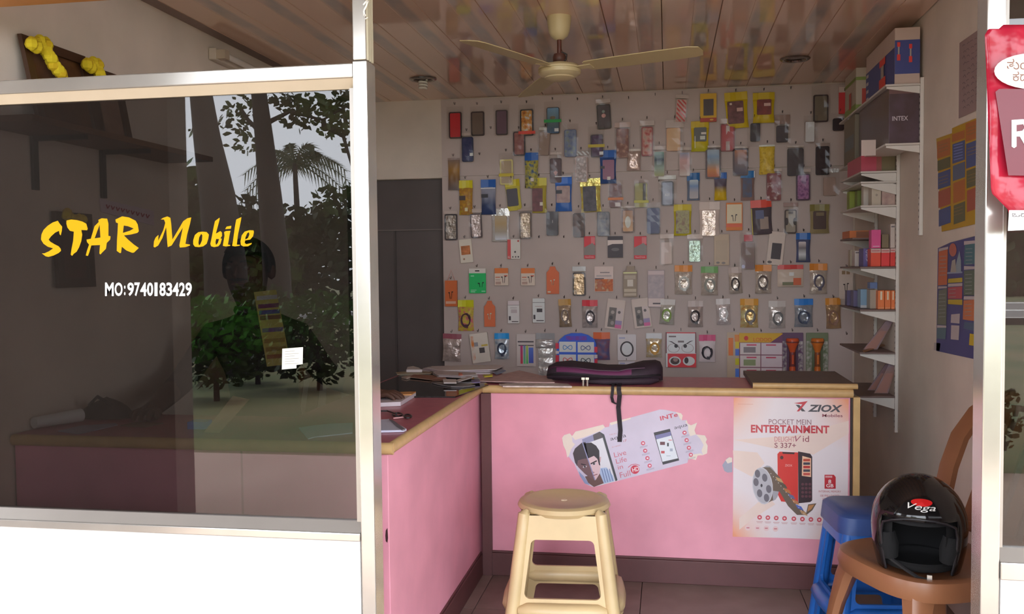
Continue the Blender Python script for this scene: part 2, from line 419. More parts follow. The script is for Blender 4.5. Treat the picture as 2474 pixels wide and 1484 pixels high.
# dark glass sheet set over the side run
gs = MB().prism([at(906,961,Z=ZC+0.0005), at(1100,961,Z=ZC+0.0005), at(1180,932,Z=ZC+0.0005), at(1140,905,Z=ZC+0.0005), (-1.16, 3.95, ZC+0.0005), (-1.165, 3.4, ZC+0.0005), (-1.165, 3.24, ZC+0.0005)], (0,0,0.005), mat((40,34,32),0.05,spec=0.6)).build('glass_sheet')
tag(gs, 'dark glass sheet lying on the side counter under scattered papers', 'glass sheet')

cw_ = struct(MB().box((-60, -19.6, -0.27), (60, -19.4, -0.10), mat((205,203,198),0.8)).build('kerb'))
for k in range(40): MB().box((-40+k*2.0, -19.39, -0.268), (-39+k*2.0, -19.37, -0.101), mat((40,38,38),0.8)).build('kerb_block', cw_)
# ------------------------------------------------------------------ goods on the display board
KX = (at(1610, 600, Y=YW).x - at(1510, 600, Y=YW).x)/100.0        # metres per photo pixel on the board
GAIN = 2.4
def up(c, g=GAIN):
    """colour as it looks in the dim shop -> surface colour"""
    out = []
    for v in lin(c):
        v = min(0.82, v*g); s_ = 12.92*v if v < 0.0031308 else 1.055*v**(1/2.4)-0.055
        out.append(round(s_*255))
    return tuple(out)
def cmat(c, rough=0.35, **k):
    if isinstance(c[0], str):
        if c[0] == 'foil': return mat(up(c[1]), 0.26, 0.35, bump=0.45, bscale=26, pat='blotch', rgb2=up(c[2]), scale=40)
        if c[0] == 'ramp': return mat(up(c[1]), rough, spec=0.25, pat='ramp', rgb2=[up(q) for q in c[2:]])
        if c[0] == 'stripe': return mat(up(c[1]), rough, spec=0.25, pat='stripe', rgb2=up(c[2]), scale=26)
        return mat(up(c[1]), rough, spec=0.2, pat='blotch', rgb2=[up(q) for q in c[2:]], scale=34 if c[0] == 'blotch' else 60)
    return mat(up(c), rough, spec=0.3, **k)
bagm = clear((0.92, 0.91, 0.90), 0.014, rough=0.1)
hookm = mat((90, 84, 84), 0.35, 0.8)
_hk = MB().tube([(0, 0.004, 0.014), (0, -0.004, 0.014), (0, -0.006, 0.004), (0, -0.016, 0.0), (0, -0.034, 0.003), (0, -0.040, 0.010)], 0.0016, hookm, n=5).mesh('peg_hook')
def hook(px, py):
    o = bpy.data.objects.new('peg_hook', _hk); COL.objects.link(o); o.parent = wb
    o.location = at(px, py, Y=YW-0.012) - OFF[wb.name]
for px, py in ((1187,312),(1160,375),(1396,243),(1519,240),(1583,232),(1910,216),(1303,575),(1363,575),(2044,808),(1592,440)): hook(px, py)

_coils = {}
def coil_mesh(w_, h_, seed, m):
    k = (round(w_, 3), round(h_, 3), seed % 3, m.name)
    if k not in _coils:
        r_ = random.Random(seed % 3); pts = []
        for i in range(60):
            a = 2*math.pi*i/19; s_ = 0.80+0.16*math.sin(i*0.29+seed)
            pts.append((w_/2*s_*math.cos(a)+r_.uniform(-1,1)*w_*0.015, -0.004-0.006*(i/60), h_/2*s_*math.sin(a)+r_.uniform(-1,1)*h_*0.012))
        mb = MB().tube(pts, max(0.002, w_*0.05), m, n=5)
        mb.cbox((w_*0.1, -0.008, -h_*0.42), (w_*0.28, 0.010, h_*0.2), m)
        _coils[k] = mb.mesh('cable')
    return _coils[k]

NP = [0]
def pack(name, cat, label, x0, y0, x1, y1, style, tilt=0, group=None, **p):
    NP[0] += 1; sd = NP[0]; rnd = random.Random(sd)
    w_ = (x1-x0)*KX; h_ = (y1-y0)*KX
    cx, cy = (x0+x1)/2, (y0+y1)/2
    lay = p.get('out', 0.0)+0.012
    hx, hy = cx + math.sin(math.radians(-tilt))*0, y0
    loc = at(cx, y0, Y=YW-0.014-lay)
    if tilt:      # the thing swings about its own middle so that it stays where the photo has it
        mid = at(cx, cy, Y=YW-0.014-lay); t_ = math.radians(tilt)
        loc = mid + Vector((math.sin(t_), 0, math.cos(t_)))*(h_/2)
    t = thing(name, label, cat, loc, (0, math.radians(tilt), 0), group or 'packs hanging on the display board')
    hook(at_px_x(loc), y0-4 if not tilt else y0-2)
    def B(mb, nm, smooth=0, par=None): return mb.build(nm, par or t, local=True, smooth=smooth)
    X = lambda u: (u-0.5)*w_
    Zv = lambda v: -v*h_
    def prm(u0, v0, u1, v1, yb, yf, r, m, nm, par=None):
        a = rrect((u1-u0)*w_, (v1-v0)*h_, min(r, (u1-u0)*w_*0.45, (v1-v0)*h_*0.45), 3, X((u0+u1)/2), Zv((v0+v1)/2))
        return B(MB().prism([(q[0], yf, q[1]) for q in a], (0, yb-yf, 0), m), nm, par=par)
    def flat(rects, yf, nm='print', par=None):
        mb = MB()
        for i, (u0, v0, u1, v1, c) in enumerate(rects):
            y = yf-0.0003-0.00012*i
            mb.add([(X(u0), y, Zv(v0)), (X(u1), y, Zv(v0)), (X(u1), y, Zv(v1)), (X(u0), y, Zv(v1))], [(0, 3, 2, 1)], cmat(c))
        for (s_, u0, v0, u1, v1, c, bold) in p.get('txt', []):
            v, f = text2d(s_, bold)
            mb.add([(X(u0+(u1-u0)*q[0]), yf-0.0018, Zv(v1+(v0-v1)*q[1])) for q in v], f, cmat(c))
        for (ux, vy, ru, rv, c) in p.get('ell', []):
            mb.add([(X(ux+ru*math.cos(2*math.pi*k/18)), yf-0.0015-0.00005*p['ell'].index((ux,vy,ru,rv,c)), Zv(vy+rv*math.sin(2*math.pi*k/18))) for k in range(18)], [tuple(range(18))], cmat(c))
        for poly in p.get('poly', []):
            mb.add([(X(q[0]), yf-0.0016, Zv(q[1])) for q in poly[0]], [tuple(range(len(poly[0])))], cmat(poly[1]))
        if mb.v: B(mb, nm, par=par)
    if style == 'case':
        bx = p.get('inner', (0.13, 0.17, 0.87, 0.985)); col = p['col']; edge = p.get('edge', (52, 42, 42))
        # clear bag, slightly waved
        if p.get('bag', True):
            B(MB().grid(3, 5, lambda u, v: (X(u), -0.013+0.004*math.sin(5*u+sd)*math.sin(4*v+sd), Zv(v)), bagm), 'clear_bag')
        if p.get('head'):
            hc = p['head']; hh = p.get('hh', 0.13)
            B(MB().box((X(0.02), -0.006, Zv(hh)), (X(0.98), -0.003, Zv(0)), cmat(hc)), 'header_strip')
        pcase = prm(bx[0], bx[1], bx[2], bx[3], 0.0, -0.008, 0.009, cmat(edge, 0.3), 'phone_case')
        ew = 0.10*(bx[2]-bx[0]) if p.get('frame', True) else 0.05*(bx[2]-bx[0])
        prm(bx[0]+ew, bx[1]+ew*0.5, bx[2]-ew, bx[3]-ew*0.5, -0.008, -0.0095, 0.006, cmat(col, p.get('rough', 0.3)), 'back_panel', par=pcase)
        flat(p.get('rects', []), -0.0098, par=pcase)
        if p.get('band'):
            v, c = p['band']; B(MB().box((X(0.0), -0.0155, Zv(v+0.05)), (X(1.0), -0.0145, Zv(v-0.045)), cmat(c)), 'paper_band')
        if p.get('sticker'):
            u, v = p['sticker']; B(MB().box((X(u-0.12), -0.0155, Zv(v+0.05)), (X(u+0.12), -0.0145, Zv(v-0.05)), cmat((190,180,172))), 'price_sticker')
    elif style == 'pouch':
        hh = p.get('hh', 0.22); body = p['col']; r_ = rnd
        ph = [r_.uniform(0, 6) for _ in range(4)]
        def puff(u, v):
            e_ = min(1, 6*min(u, 1-u))*min(1, 6*min(v, 1-v)+0.2)
            pinch = 0.04*math.sin(math.pi*v)*(1 if p.get('pinch', True) else 0)
            return (X(u+(0.5-u)*pinch*2), -0.002-0.012*e_-0.004*e_*math.sin(9*u+ph[0])*math.sin(11*v+ph[1]), Zv(hh+(1-hh)*v))
        pb_ = B(MB().grid(7, 10, puff, cmat(body)), 'pouch_body', smooth=60)
        if p.get('head') is not None:
            B(MB().grid(4, 2, lambda u, v: (X(u), -0.004-0.003*math.sin(6*u+ph[2]), Zv(hh*1.04*v)), cmat(p['head'])), 'header')
        if p.get('win'):
            u0, v0, u1, v1, c = p['win']
            prm(u0, v0, u1, v1, -0.010, -0.0185, 0.006, cmat(c, 0.3), 'phone_case')
        if p.get('coil'):
            u, v, cu, cv, c = p['coil']
            o = bpy.data.objects.new('cable', coil_mesh(cu*w_, cv*h_, sd, cmat(c, 0.3))); COL.objects.link(o); o.parent = t
            o.location = (X(u), -0.014, Zv(v))
        flat(p.get('rects', []), -0.0185, par=pb_)
    elif style == 'card':
        th = p.get('th', 0.004)
        if p.get('shape'):
            cd_ = B(MB().prism([(X(q[0]), -th, Zv(q[1])) for q in p['shape']], (0, th, 0), cmat(p['col'], 0.45)), 'card')
        else:
            cd_ = prm(0, 0, 1, 1, 0, -th, p.get('r', 0.003), cmat(p['col'], 0.45), 'card')
        if p.get('string'):
            B(MB().tube([(X(0.2), -0.002, 0), (0, -0.004, p['string']*KX), (X(0.8), -0.002, 0)], 0.001, cmat((150,70,50)), n=4), 'string')
        flat(p.get('rects', []), -th, par=cd_)
        if p.get('buds'):
            u, v, s_, c = p['buds']; m = cmat(c)
            for dx_, dz_ in ((-0.10, 0.02), (0.08, -0.01)):
                B(MB().tube([(X(u+dx_*1.0), -th-0.004, Zv(v)), (X(u+dx_*0.9), -th-0.004, Zv(v+s_)), (X(u+dx_*0.6), -th-0.003, Zv(v+s_*2.2))], 0.0013, m, n=4)
                  .cbox((X(u+dx_+0.04*(1 if dx_ > 0 else -1)), -th-0.004, Zv(v+dz_)), (0.008, 0.007, 0.006), m), 'earbud')
        if p.get('blister'):
            u0, v0, u1, v1 = p['blister']; prm(u0, v0, u1, v1, -th, -th-0.012, 0.006, bagm, 'blister')
    return t
def at_px_x(pt):
    q = pt - CAM; return CW/2 + F*q.dot(RT)/q.dot(FW)

PC, CP, EC = ('phone_case_pack', 'phone case'), ('cable_pouch', 'cable pouch'), ('earphone_card', 'earphone card')
def case(label, x0, y0, x1, y1, **k): return pack('phone_case_pack', 'phone case', label, x0, y0, x1, y1, 'case', **k)
def pouch(label, x0, y0, x1, y1, **k): return pack(k.pop('nm', 'cable_pouch'), k.pop('cat', 'pouch'), label, x0, y0, x1, y1, 'pouch', **k)
def card(label, x0, y0, x1, y1, **k): return pack(k.pop('nm', 'accessory_card'), k.pop('cat', 'card'), label, x0, y0, x1, y1, 'card', **k)
YE, WH, BL = (150,128,24), (150,138,132), (28,66,122)

# top row
case('plain red phone case in a clear bag, first of the top row', 1078,258,1122,338, col=(148,38,42))
case('grey-brown phone case in a clear bag beside the red one', 1135,258,1173,331, col=(84,70,62), inner=(0.06,0.17,0.94,0.985))
case('plum grey phone case in a clear bag, third of the top row', 1192,254,1232,329, col=(80,60,70))
case('white case with orange and brown drawing and a red band', 1252,254,1294,331, col=('blotch',(176,168,160),(168,120,66),(150,92,40),(70,50,44)), edge=(40,34,34), inner=(0.1,0.14,0.88,0.98), band=(0.88,(172,50,36)))
case('blue beach picture phone case with a green paper band', 1314,246,1357,325, col=('ramp',(44,66,92),(60,74,80),(78,100,112),(86,116,140)), frame=False, inner=(0.15,0.18,0.88,0.99), band=(0.60,(34,112,52)), sticker=(0.72,0.88), ell=[(0.5,0.5,0.16,0.05,(84,74,52))])
case('dark case with a small white crest, slightly tilted in the top row', 1440,240,1477,312, tilt=-3, col=(64,54,56), inner=(0.06,0.18,0.96,1.0), head=WH, ell=[(0.5,0.56,0.14,0.07,(166,120,116)),(0.5,0.42,0.10,0.05,(104,110,104))])
case('red and white striped phone case in the top row', 1630,230,1662,296, col=('stripe',(176,136,128),(150,62,58)), head=WH, frame=False, edge=(160,130,124), tilt=4)
card('yellow framed box with a black phone case and a red foot', 1692,227,1730,294, nm='phone_case_box', cat='phone case', col=(158,124,36), th=0.016, rects=[(0.0,0.86,1,1,(128,44,30))], poly=[([(0.2,0.2),(0.82,0.2),(0.82,0.78),(0.2,0.78)],(58,46,44))], ell=[(0.7,0.93,0.12,0.03,(190,120,50))])
pouch('yellow pouch with a dark maroon case, tilted, larger of the top pair', 1753,224,1806,309, tilt=-3, nm='phone_case_pouch', cat='phone case', col=YE, head=YE, win=(0.1,0.26,0.80,0.88,('blotch',(70,44,44),(92,60,58))), rects=[(0.50,0.45,0.76,0.55,(150,120,112)),(0.2,0.30,0.3,0.36,(160,140,130))])
pouch('yellow pouch with a maroon case, right one of the top pair', 1820,224,1870,295, nm='phone_case_pouch', cat='phone case', col=YE, head=YE, win=(0.18,0.24,0.84,0.74,('blotch',(104,54,50),(80,46,44))), rects=[(0.5,0.36,0.8,0.46,(160,130,122))])
case('olive grey phone case in a big clear bag near the top right corner', 1962,206,2004,292, col=(92,84,72), inner=(0.1,0.26,0.9,1.0))
card('red card pack with a white header at the far right of the top row', 2028,207,2065,272, nm='phone_case_card', cat='phone case', col=(156,50,52), rects=[(0,0,1,0.24,WH),(0.02,0.02,0.98,0.03,(60,50,50))], txt=[('intex',0.32,0.08,0.92,0.20,(54,46,46),0.02)])
# second row
case('dark blue phone case with a white header, second row left', 1112,321,1145,394, col=('blotch',(36,40,70),(56,58,84)), edge=(34,38,62), head=WH, hh=0.1, inner=(0.1,0.15,0.98,0.99), sticker=(0.85,0.75))
case('brown-maroon picture case with a dark rim, below the orange drawing', 1238,316,1271,378, col=('blotch',(106,62,60),(120,86,78)), edge=(44,34,36), inner=(0.05,0.04,0.95,0.99))
case('taupe leather-look case leaning in its clear bag', 1299,308,1333,377, tilt=5, col=(112,92,80), edge=(104,84,74), head=(166,156,150), hh=0.1, frame=False)
case('slate blue picture phone case in the second row', 1358,300,1398,381, col=('blotch',(78,88,116),(96,104,120),(104,110,84)), edge=(66,72,100), frame=False)
case('dark purple case tied with a yellow-black band', 1421,306,1461,382, col=('blotch',(58,38,60),(70,50,72)), edge=(50,36,44), inner=(0.15,0.26,0.9,0.98), band=(0.62,(140,124,36)), sticker=(0.8,0.86))
case('brown case with pale flowers under a clear header', 1484,296,1524,383, col=('blotch',(94,62,54),(104,72,62),(146,112,96)), frame=False, edge=(98,64,56), head=(150,132,124), hh=0.14)
case('red and cream floral case in the second row', 1545,292,1582,378, col=('blotch',(132,52,50),(150,116,104),(120,116,104)), edge=(110,48,46), head=WH, hh=0.14)
case('plain tan phone case under a broad white header', 1608,290,1652,364, col=(166,128,94), edge=(158,118,86), frame=False, head=WH, hh=0.25, inner=(0.06,0.26,0.80,1.0))
pouch('yellow pouch with a black and white case and a green foot', 1670,293,1712,365, nm='phone_case_pouch', cat='phone case', col=('ramp',(130,126,30),YE,YE), head=YE, win=(0.16,0.22,0.86,0.68,(58,54,48)), rects=[(0.5,0.5,0.78,0.62,(150,150,140)),(0.2,0.5,0.24,0.9,(160,156,140)),(0.56,0.38,0.84,0.45,(160,150,140))])
case('red case with a white ribbon emblem', 1740,287,1776,364, col=(132,46,46), edge=(106,36,38), head=WH, hh=0.15, inner=(0.05,0.17,0.95,1.0), poly=[([(0.4,0.22),(0.62,0.22),(0.62,0.42),(0.52,0.38),(0.4,0.5)],(150,136,132))], rects=[(0.38,0.7,0.62,0.98,(140,124,120))])
case('black case in a loose clear bag, second row right', 1805,288,1838,354, col=(48,38,40), edge=(40,32,34), inner=(0.25,0.15,0.92,0.8), frame=False)
case('charcoal case in a brownish bag, second row right', 1871,278,1908,348, col=(58,50,52), edge=(50,44,44), inner=(0.14,0.36,0.86,0.92), frame=False, head=(112,92,84), hh=0.3)
case('white crumpled insert in a clear bag beside the olive case', 1942,280,1974,346, col=('blotch',(176,170,162),(196,190,180)), edge=(120,104,96), inner=(0.1,0.2,0.8,0.94), frame=False)
case('black flip case near the right shelves', 2008,274,2048,316, col=(50,42,44), edge=(44,38,40), inner=(0.12,0.28,0.75,0.96))
# third row
pouch('brown and gold picture pouch at the left edge of the board', 1081,382,1112,462, nm='phone_case_pouch', cat='phone case', col=('ramp',(84,76,76),(92,70,50),(116,86,44),(100,84,76)), hh=0.06, head=(110,96,90))
case('pale gold framed case with a bright gilt edge and yellow band', 1205,370,1242,450, col=(132,116,92), edge=(176,150,96), inner=(0.06,0.2,0.94,0.98), band=(0.68,(146,130,30)))
pouch('blue-topped pouch with a yellow and black picture', 1267,369,1301,456, nm='phone_case_pouch', cat='phone case', col=('blotch',(40,62,92),(130,122,54),(46,46,50)), head=BL, sticker=None, rects=[(0.45,0.72,0.68,0.82,(156,148,140))])
case('dark brown case with a pale heart', 1327,368,1358,443, col=(64,42,42), edge=(54,36,36), head=WH, hh=0.08, inner=(0.04,0.2,0.96,1.0), poly=[([(0.32,0.66),(0.5,0.6),(0.68,0.66),(0.5,0.78)],(140,112,108))], rects=[(0.43,0.32,0.56,0.45,(104,84,84))])
case('white patterned case with a grey face and striped header', 1385,366,1424,442, col=('blotch',(166,150,148),(120,108,104),(178,166,164)), edge=(150,128,122), head=('stripe',(176,168,162),(120,110,106)), hh=0.12, frame=False)
pouch('blue-topped pouch with a maroon case', 1449,363,1489,444, nm='phone_case_pouch', cat='phone case', col=(40,58,96), head=BL, win=(0.18,0.30,0.88,0.88,(98,54,72)), rects=[(0.45,0.8,0.65,0.9,(150,140,136)),(0.02,0.48,0.3,0.56,(40,32,34))])
pouch('crumpled empty clear bag between blue pouch and teal case', 1514,360,1548,412, nm='clear_bag', cat='bag', col=('foil',(134,116,108),(150,132,124)), hh=0.1, head=(160,150,142))
case('teal and grey landscape case', 1575,353,1610,428, col=('ramp',(120,120,78),(110,124,112),(44,54,64),(96,120,110)), edge=(140,126,116), head=WH, hh=0.12, frame=False)
case('white, blue and pink picture case', 1637,356,1671,426, col=('ramp',(150,140,132),(140,110,104),(150,116,112),(108,112,128)), edge=(140,120,114), head=(150,138,130), hh=0.1, frame=False)
case('black framed case with a blue to orange sunset screen', 1704,352,1742,431, col=('ramp',(140,70,34),(150,94,40),(104,104,100),(84,104,128),(120,132,140)), edge=(56,36,34), head=WH, hh=0.06, inner=(0.04,0.08,0.96,0.99))
case('dark framed case with a dusky orange screen', 1770,354,1808,424, col=('ramp',(60,56,70),(84,74,78),(104,78,72),(134,84,56)), edge=(64,50,52), head=WH, hh=0.06, inner=(0.04,0.08,0.96,0.99))
pouch('golden yellow patterned pack in the third row', 1835,350,1871,420, nm='phone_case_pouch', cat='phone case', col=('blotch',(146,118,36),(158,136,52),(120,88,36)), hh=0.06, head=(170,160,150))
case('tall black case with faint lines, third row right', 1902,352,1941,424, col=(52,42,42), edge=(40,32,34), head=(150,140,132), hh=0.05, inner=(0.03,0.09,0.97,0.98), frame=False)
case('black ribbed case beside the wall shelves, third row', 1970,346,2004,421, col=('blotch',(44,36,38),(54,46,46)), edge=(38,32,34), head=(120,106,100), hh=0.1, inner=(0.05,0.1,0.95,0.99), frame=False)
# fourth row
pouch('yellow-topped pouch with an orange and brown picture', 1108,436,1143,522, nm='phone_case_pouch', cat='phone case', col=('blotch',(138,104,36),(120,84,40),(140,122,40)), head=(150,140,20), rects=[(0.05,0.45,0.5,0.58,(50,38,34)),(0.45,0.8,0.66,0.9,(160,150,120))])
pouch('blue-topped pouch showing a grey phone', 1161,434,1199,521, nm='phone_case_pouch', cat='phone case', col=('ramp',(34,44,74),(40,50,76),(96,98,110),(112,112,122)), head=BL, rects=[(0.05,0.42,0.5,0.52,(36,34,38)),(0.02,0.24,0.98,0.27,(180,180,180))])
pouch('black case slipping out of a yellow pouch, tilted', 1222,433,1259,510, tilt=-5, nm='phone_case_pouch', cat='phone case', col=(146,136,60), head=(146,134,28), win=(0.08,0.30,0.82,0.86,(46,38,42)))
pouch('yellow pouch with a maroon-brown case, fourth row', 1285,430,1321,516, nm='phone_case_pouch', cat='phone case', col=(128,116,48), head=(148,138,30), win=(0.03,0.30,0.74,0.96,('blotch',(70,42,42),(88,52,52))), rects=[(0.55,0.7,0.75,0.8,(160,150,140))])
pouch('blue framed pouch with a pale window, below the heart case', 1341,426,1382,512, nm='phone_case_pouch', cat='phone case', col=(40,74,130), head=(40,82,150), win=(0.08,0.28,0.9,0.76,('blotch',(130,110,106),(112,92,88))), rects=[(0.05,0.4,0.42,0.5,(34,34,40)),(0.0,0.0,1,0.03,(190,190,190))])
pouch('gold foil pouch with a black case inside', 1402,431,1452,513, tilt=-2, nm='phone_case_pouch', cat='phone case', col=('foil',(150,126,60),(176,156,90)), head=('foil',(150,126,60),(176,156,90)), win=(0.14,0.24,0.78,0.98,('blotch',(44,38,42),(60,54,58))))
case('brown case tied with an orange band', 1469,436,1506,502, col=(84,52,50), edge=(78,48,46), inner=(0.1,0.12,0.88,1.0), band=(0.68,(150,84,40)), frame=False, rects=[(0.46,0.82,0.8,0.96,(150,140,134)),(0.44,0.18,0.58,0.36,(104,74,70))])
case('olive case with a black stripe and yellow band', 1532,436,1567,502, col=('ramp',(118,112,52),(120,112,60),(112,110,56)), edge=(104,98,56), inner=(0.04,0.1,0.92,0.99), band=(0.78,(132,126,36)), frame=False, rects=[(0.6,0.12,0.8,0.8,(54,48,44))])
case('black framed phone case with a pale blue-grey screen', 1590,424,1634,497, col=('ramp',(110,114,126),(118,122,134),(104,110,126)), edge=(44,40,46), head=(170,160,152), hh=0.13, inner=(0.18,0.2,0.84,0.99), txt=[('A23I',0.36,0.6,0.62,0.68,(160,164,172),0.02)])
pouch('blue-topped keypad phone cover', 1660,418,1690,484, nm='phone_case_pouch', cat='phone case', col=(84,90,104), head=(30,70,112), hh=0.28, win=(0.2,0.26,0.88,0.94,('ramp',(120,112,110),(112,106,108),(70,90,120),(130,136,136))))
pouch('blue-topped cover with a yellow lower half', 1726,417,1755,483, nm='phone_case_pouch', cat='phone case', col=('ramp',(150,124,28),(150,124,28),(70,60,70),(84,80,90)), head=BL, hh=0.22)
pouch('dark keypad phone cover under a blue header with white edge', 1790,413,1822,483, nm='phone_case_pouch', cat='phone case', col=(104,84,80), head=(36,82,124), hh=0.24, win=(0.14,0.26,0.8,0.9,('blotch',(64,54,58),(52,60,84))), rects=[(0.94,0.02,1,0.24,(180,180,176))])
case('maroon case with a crumpled bright bag', 1851,408,1888,484, col=('blotch',(106,56,56),(96,50,52),(160,140,136)), edge=(96,50,52), head=WH, hh=0.08, inner=(0.05,0.14,0.95,0.99), frame=False)
case('purple case with a pink pattern in the fourth row', 1923,408,1958,483, col=('blotch',(84,50,86),(130,90,124),(70,40,66)), edge=(60,40,56), head=WH, hh=0.1, inner=(0.04,0.16,0.94,0.99))
case('empty clear case under a shiny silver header', 1985,408,2026,472, col=(126,108,100), edge=(122,106,96), head=('foil',(170,166,160),(190,186,180)), hh=0.14, inner=(0.12,0.3,0.8,0.98), frame=False)
# fifth row
case('silver crumpled case with black rim at the left edge', 1072,510,1107,584, col=('foil',(130,120,110),(90,84,78)), edge=(40,34,36), head=WH, hh=0.1, inner=(0.04,0.11,0.97,0.99))
case('whitish silver phone case, second of the fifth row', 1132,504,1167,577, tilt=-2, col=('foil',(150,136,132),(130,118,114)), edge=(58,46,46), head=WH, hh=0.12, inner=(0.12,0.16,0.95,0.99))
pouch('big white foil pouch with a gold and silver case', 1187,504,1232,586, nm='phone_case_pouch', cat='phone case', col=('foil',(176,174,170),(150,146,142)), head=('foil',(184,182,178),(160,156,152)), win=(0.2,0.22,0.86,0.95,('ramp',(150,152,158),(120,110,96),(128,108,76),(130,116,92))))
case('silver-gold picture case, fourth of the fifth row', 1250,502,1288,580, col=('foil',(140,126,106),(120,104,92)), edge=(70,58,52), head=(134,120,112), hh=0.1, inner=(0.12,0.14,0.9,0.99))
case('dark slate phone case with a small mark', 1316,502,1352,572, col=(62,58,62), edge=(46,42,46), inner=(0.1,0.14,0.92,0.98), frame=False, rects=[(0.5,0.44,0.56,0.54,(120,116,116))])
case('brown-black glossy case in the fifth row', 1382,506,1415,575, col=('blotch',(64,54,52),(84,66,60)), edge=(44,38,40), inner=(0.08,0.14,0.92,0.99), frame=False)
case('smoky blue-grey glossy case in the fifth row', 1439,504,1476,572, col=('blotch',(72,76,86),(120,116,116)), edge=(58,58,64), inner=(0.1,0.12,0.92,0.99), frame=False)
case('gold case with a white oval window', 1500,498,1534,563, col=('ramp',(150,112,72),(136,102,70),(120,86,60)), edge=(74,46,34), head=WH, hh=0.07, inner=(0.06,0.13,0.94,0.99), ell=[(0.5,0.6,0.2,0.22,(184,170,150))])
case('navy blue phone case, fifth row middle', 1560,490,1596,567, col=(44,46,74), edge=(34,36,56), inner=(0.08,0.16,0.94,0.98), frame=False)
pouch('yellow pouch with an olive and brown picture', 1628,494,1670,569, nm='phone_case_pouch', cat='phone case', col=(140,128,34), head=(148,132,24), win=(0.12,0.2,0.88,0.94,('blotch',(92,70,52),(116,110,70),(84,64,56))))
pouch('clear pouch with crumpled silver-white content', 1690,488,1738,570, nm='phone_case_pouch', cat='phone case', col=(150,136,128), head=(152,138,130), win=(0.14,0.26,0.78,0.99,('foil',(160,146,136),(140,124,114))))
card('white earphone card with orange border and orange foot', 1755,490,1793,556, nm='earphone_card', cat='earphones', col=(158,90,40), rects=[(0.05,0.06,0.95,0.74,(166,146,120)),(0.0,0.76,1,0.88,(160,64,30))], buds=(0.5,0.45,0.1,(44,36,40)))
pouch('red-topped pouch with a dark cover and yellow edges', 1816,484,1864,566, tilt=-3, nm='phone_case_pouch', cat='phone case', col=(64,56,60), head=(160,54,40), rects=[(0.4,0.5,0.8,0.85,(110,94,86)),(0.2,0.3,0.6,0.55,(64,66,90)),(0.0,0.24,0.04,1,(140,124,40))])
case('black and white phone case like a small camera body', 1893,490,1927,564, col=(120,112,100), edge=(56,46,42), head=(124,104,100), hh=0.12, inner=(0.1,0.22,0.9,0.98), ell=[(0.22,0.6,0.12,0.12,(50,42,42)),(0.78,0.6,0.12,0.12,(50,42,42))], rects=[(0.34,0.28,0.66,0.36,(60,50,48))])
pouch('olive bag with a dark brown case, fifth row right', 1958,494,2002,562, nm='phone_case_pouch', cat='phone case', col=(104,92,66), head=(96,88,48), win=(0.16,0.24,0.82,0.86,(62,48,44)), rects=[(0.3,0.28,0.7,0.4,(90,78,60))])
# sixth row
card('cream card with an orange picture, tilted', 1110,577,1142,636, tilt=-5, col=(164,150,138), rects=[(0.12,0.28,0.85,0.66,('blotch',(150,92,56),(110,66,40)))], ell=[(0.3,0.84,0.08,0.04,(120,90,70))])
card('white charger card with a red left edge', 1226,578,1258,627, col=(168,152,146), th=0.012, rects=[(0,0.02,0.26,1,(150,56,54))], ell=[(0.85,0.1,0.07,0.05,(130,50,50)),(0.6,0.65,0.07,0.05,(50,44,46)),(0.42,0.9,0.05,0.04,(60,50,50)),(0.64,0.9,0.05,0.04,(60,50,50)),(0.85,0.9,0.06,0.04,(50,44,46))], txt=[('G',0.04,0.86,0.2,0.96,(180,150,146),0.02)])
for i, (x0, x1) in enumerate(((1411, 1438), (1532, 1562))):
    card(('red memory stick card left of the black card', 'red memory stick card right of the black card')[i], x0, 571, x1, 626, nm='memory_stick_card', cat='card', col=(156,46,52),
         poly=[([(0,0.5),(0.75,0.3),(1,0.42),(1,0.84),(0,0.84)],(94,86,82))], ell=[(0.38,0.62,0.26,0.06,(52,46,46))], rects=[(0.62,0.04,1,0.34,(166,76,80))], txt=[('SanDisk',0.1,0.88,0.9,0.96,(178,110,112),0.01)])
card('black and white memory card pack between two red cards', 1468,571,1505,623, nm='memory_card_pack', cat='card', col=(52,46,50), rects=[(0,0.18,1,0.36,(156,142,136))], poly=[([(0,0.34),(0.4,0.34),(0,0.44)],(156,142,136))], ell=[(0.5,0.62,0.26,0.08,(70,64,66))])
case('clear cover with pale lining below the pale blue-grey screen', 1594,566,1628,640, col=(150,132,124), edge=(146,130,120), head=(152,138,130), hh=0.14, inner=(0.08,0.26,0.86,0.98), frame=False)
case('greenish clear cover in the sixth row', 1660,566,1698,634, col=('foil',(112,128,116),(130,146,134)), edge=(116,130,120), head=(152,138,130), hh=0.16, inner=(0.12,0.22,0.84,0.98), frame=False)
card('beige cover card with two small ovals at the foot', 1726,566,1761,640, col=(138,122,104), ell=[(0.25,0.92,0.12,0.035,(84,76,74)),(0.62,0.93,0.13,0.035,(92,84,82))], rects=[(0.1,0.2,0.9,0.84,(130,114,96))])
case('long brown-grey cover under a red tab with a blue seal', 1788,562,1828,650, col=('ramp',(92,74,78),(96,78,72),(90,70,66)), edge=(98,80,74), inner=(0.1,0.26,0.86,0.99), frame=False, rects=[(0.24,0.06,0.74,0.24,(140,50,56))], ell=[(0.2,0.92,0.1,0.05,(120,116,140))])
card('white card with a black phone cover, tilted', 1856,561,1893,640, tilt=6, col=(152,140,132), rects=[(0.24,0.34,0.84,0.82,(48,40,42))], ell=[(0.2,0.92,0.14,0.04,(70,62,60))])
pouch('blue-topped cover with a bright reflection painted in', 1924,563,1957,632, nm='phone_case_pouch', cat='phone case', col=(60,64,86), head=(34,74,130), win=(0.16,0.3,0.66,0.95,('ramp',(60,60,66),(150,150,152),(90,84,86),(160,150,150))))  # pale bands of the ramp paint the reflection into the cover
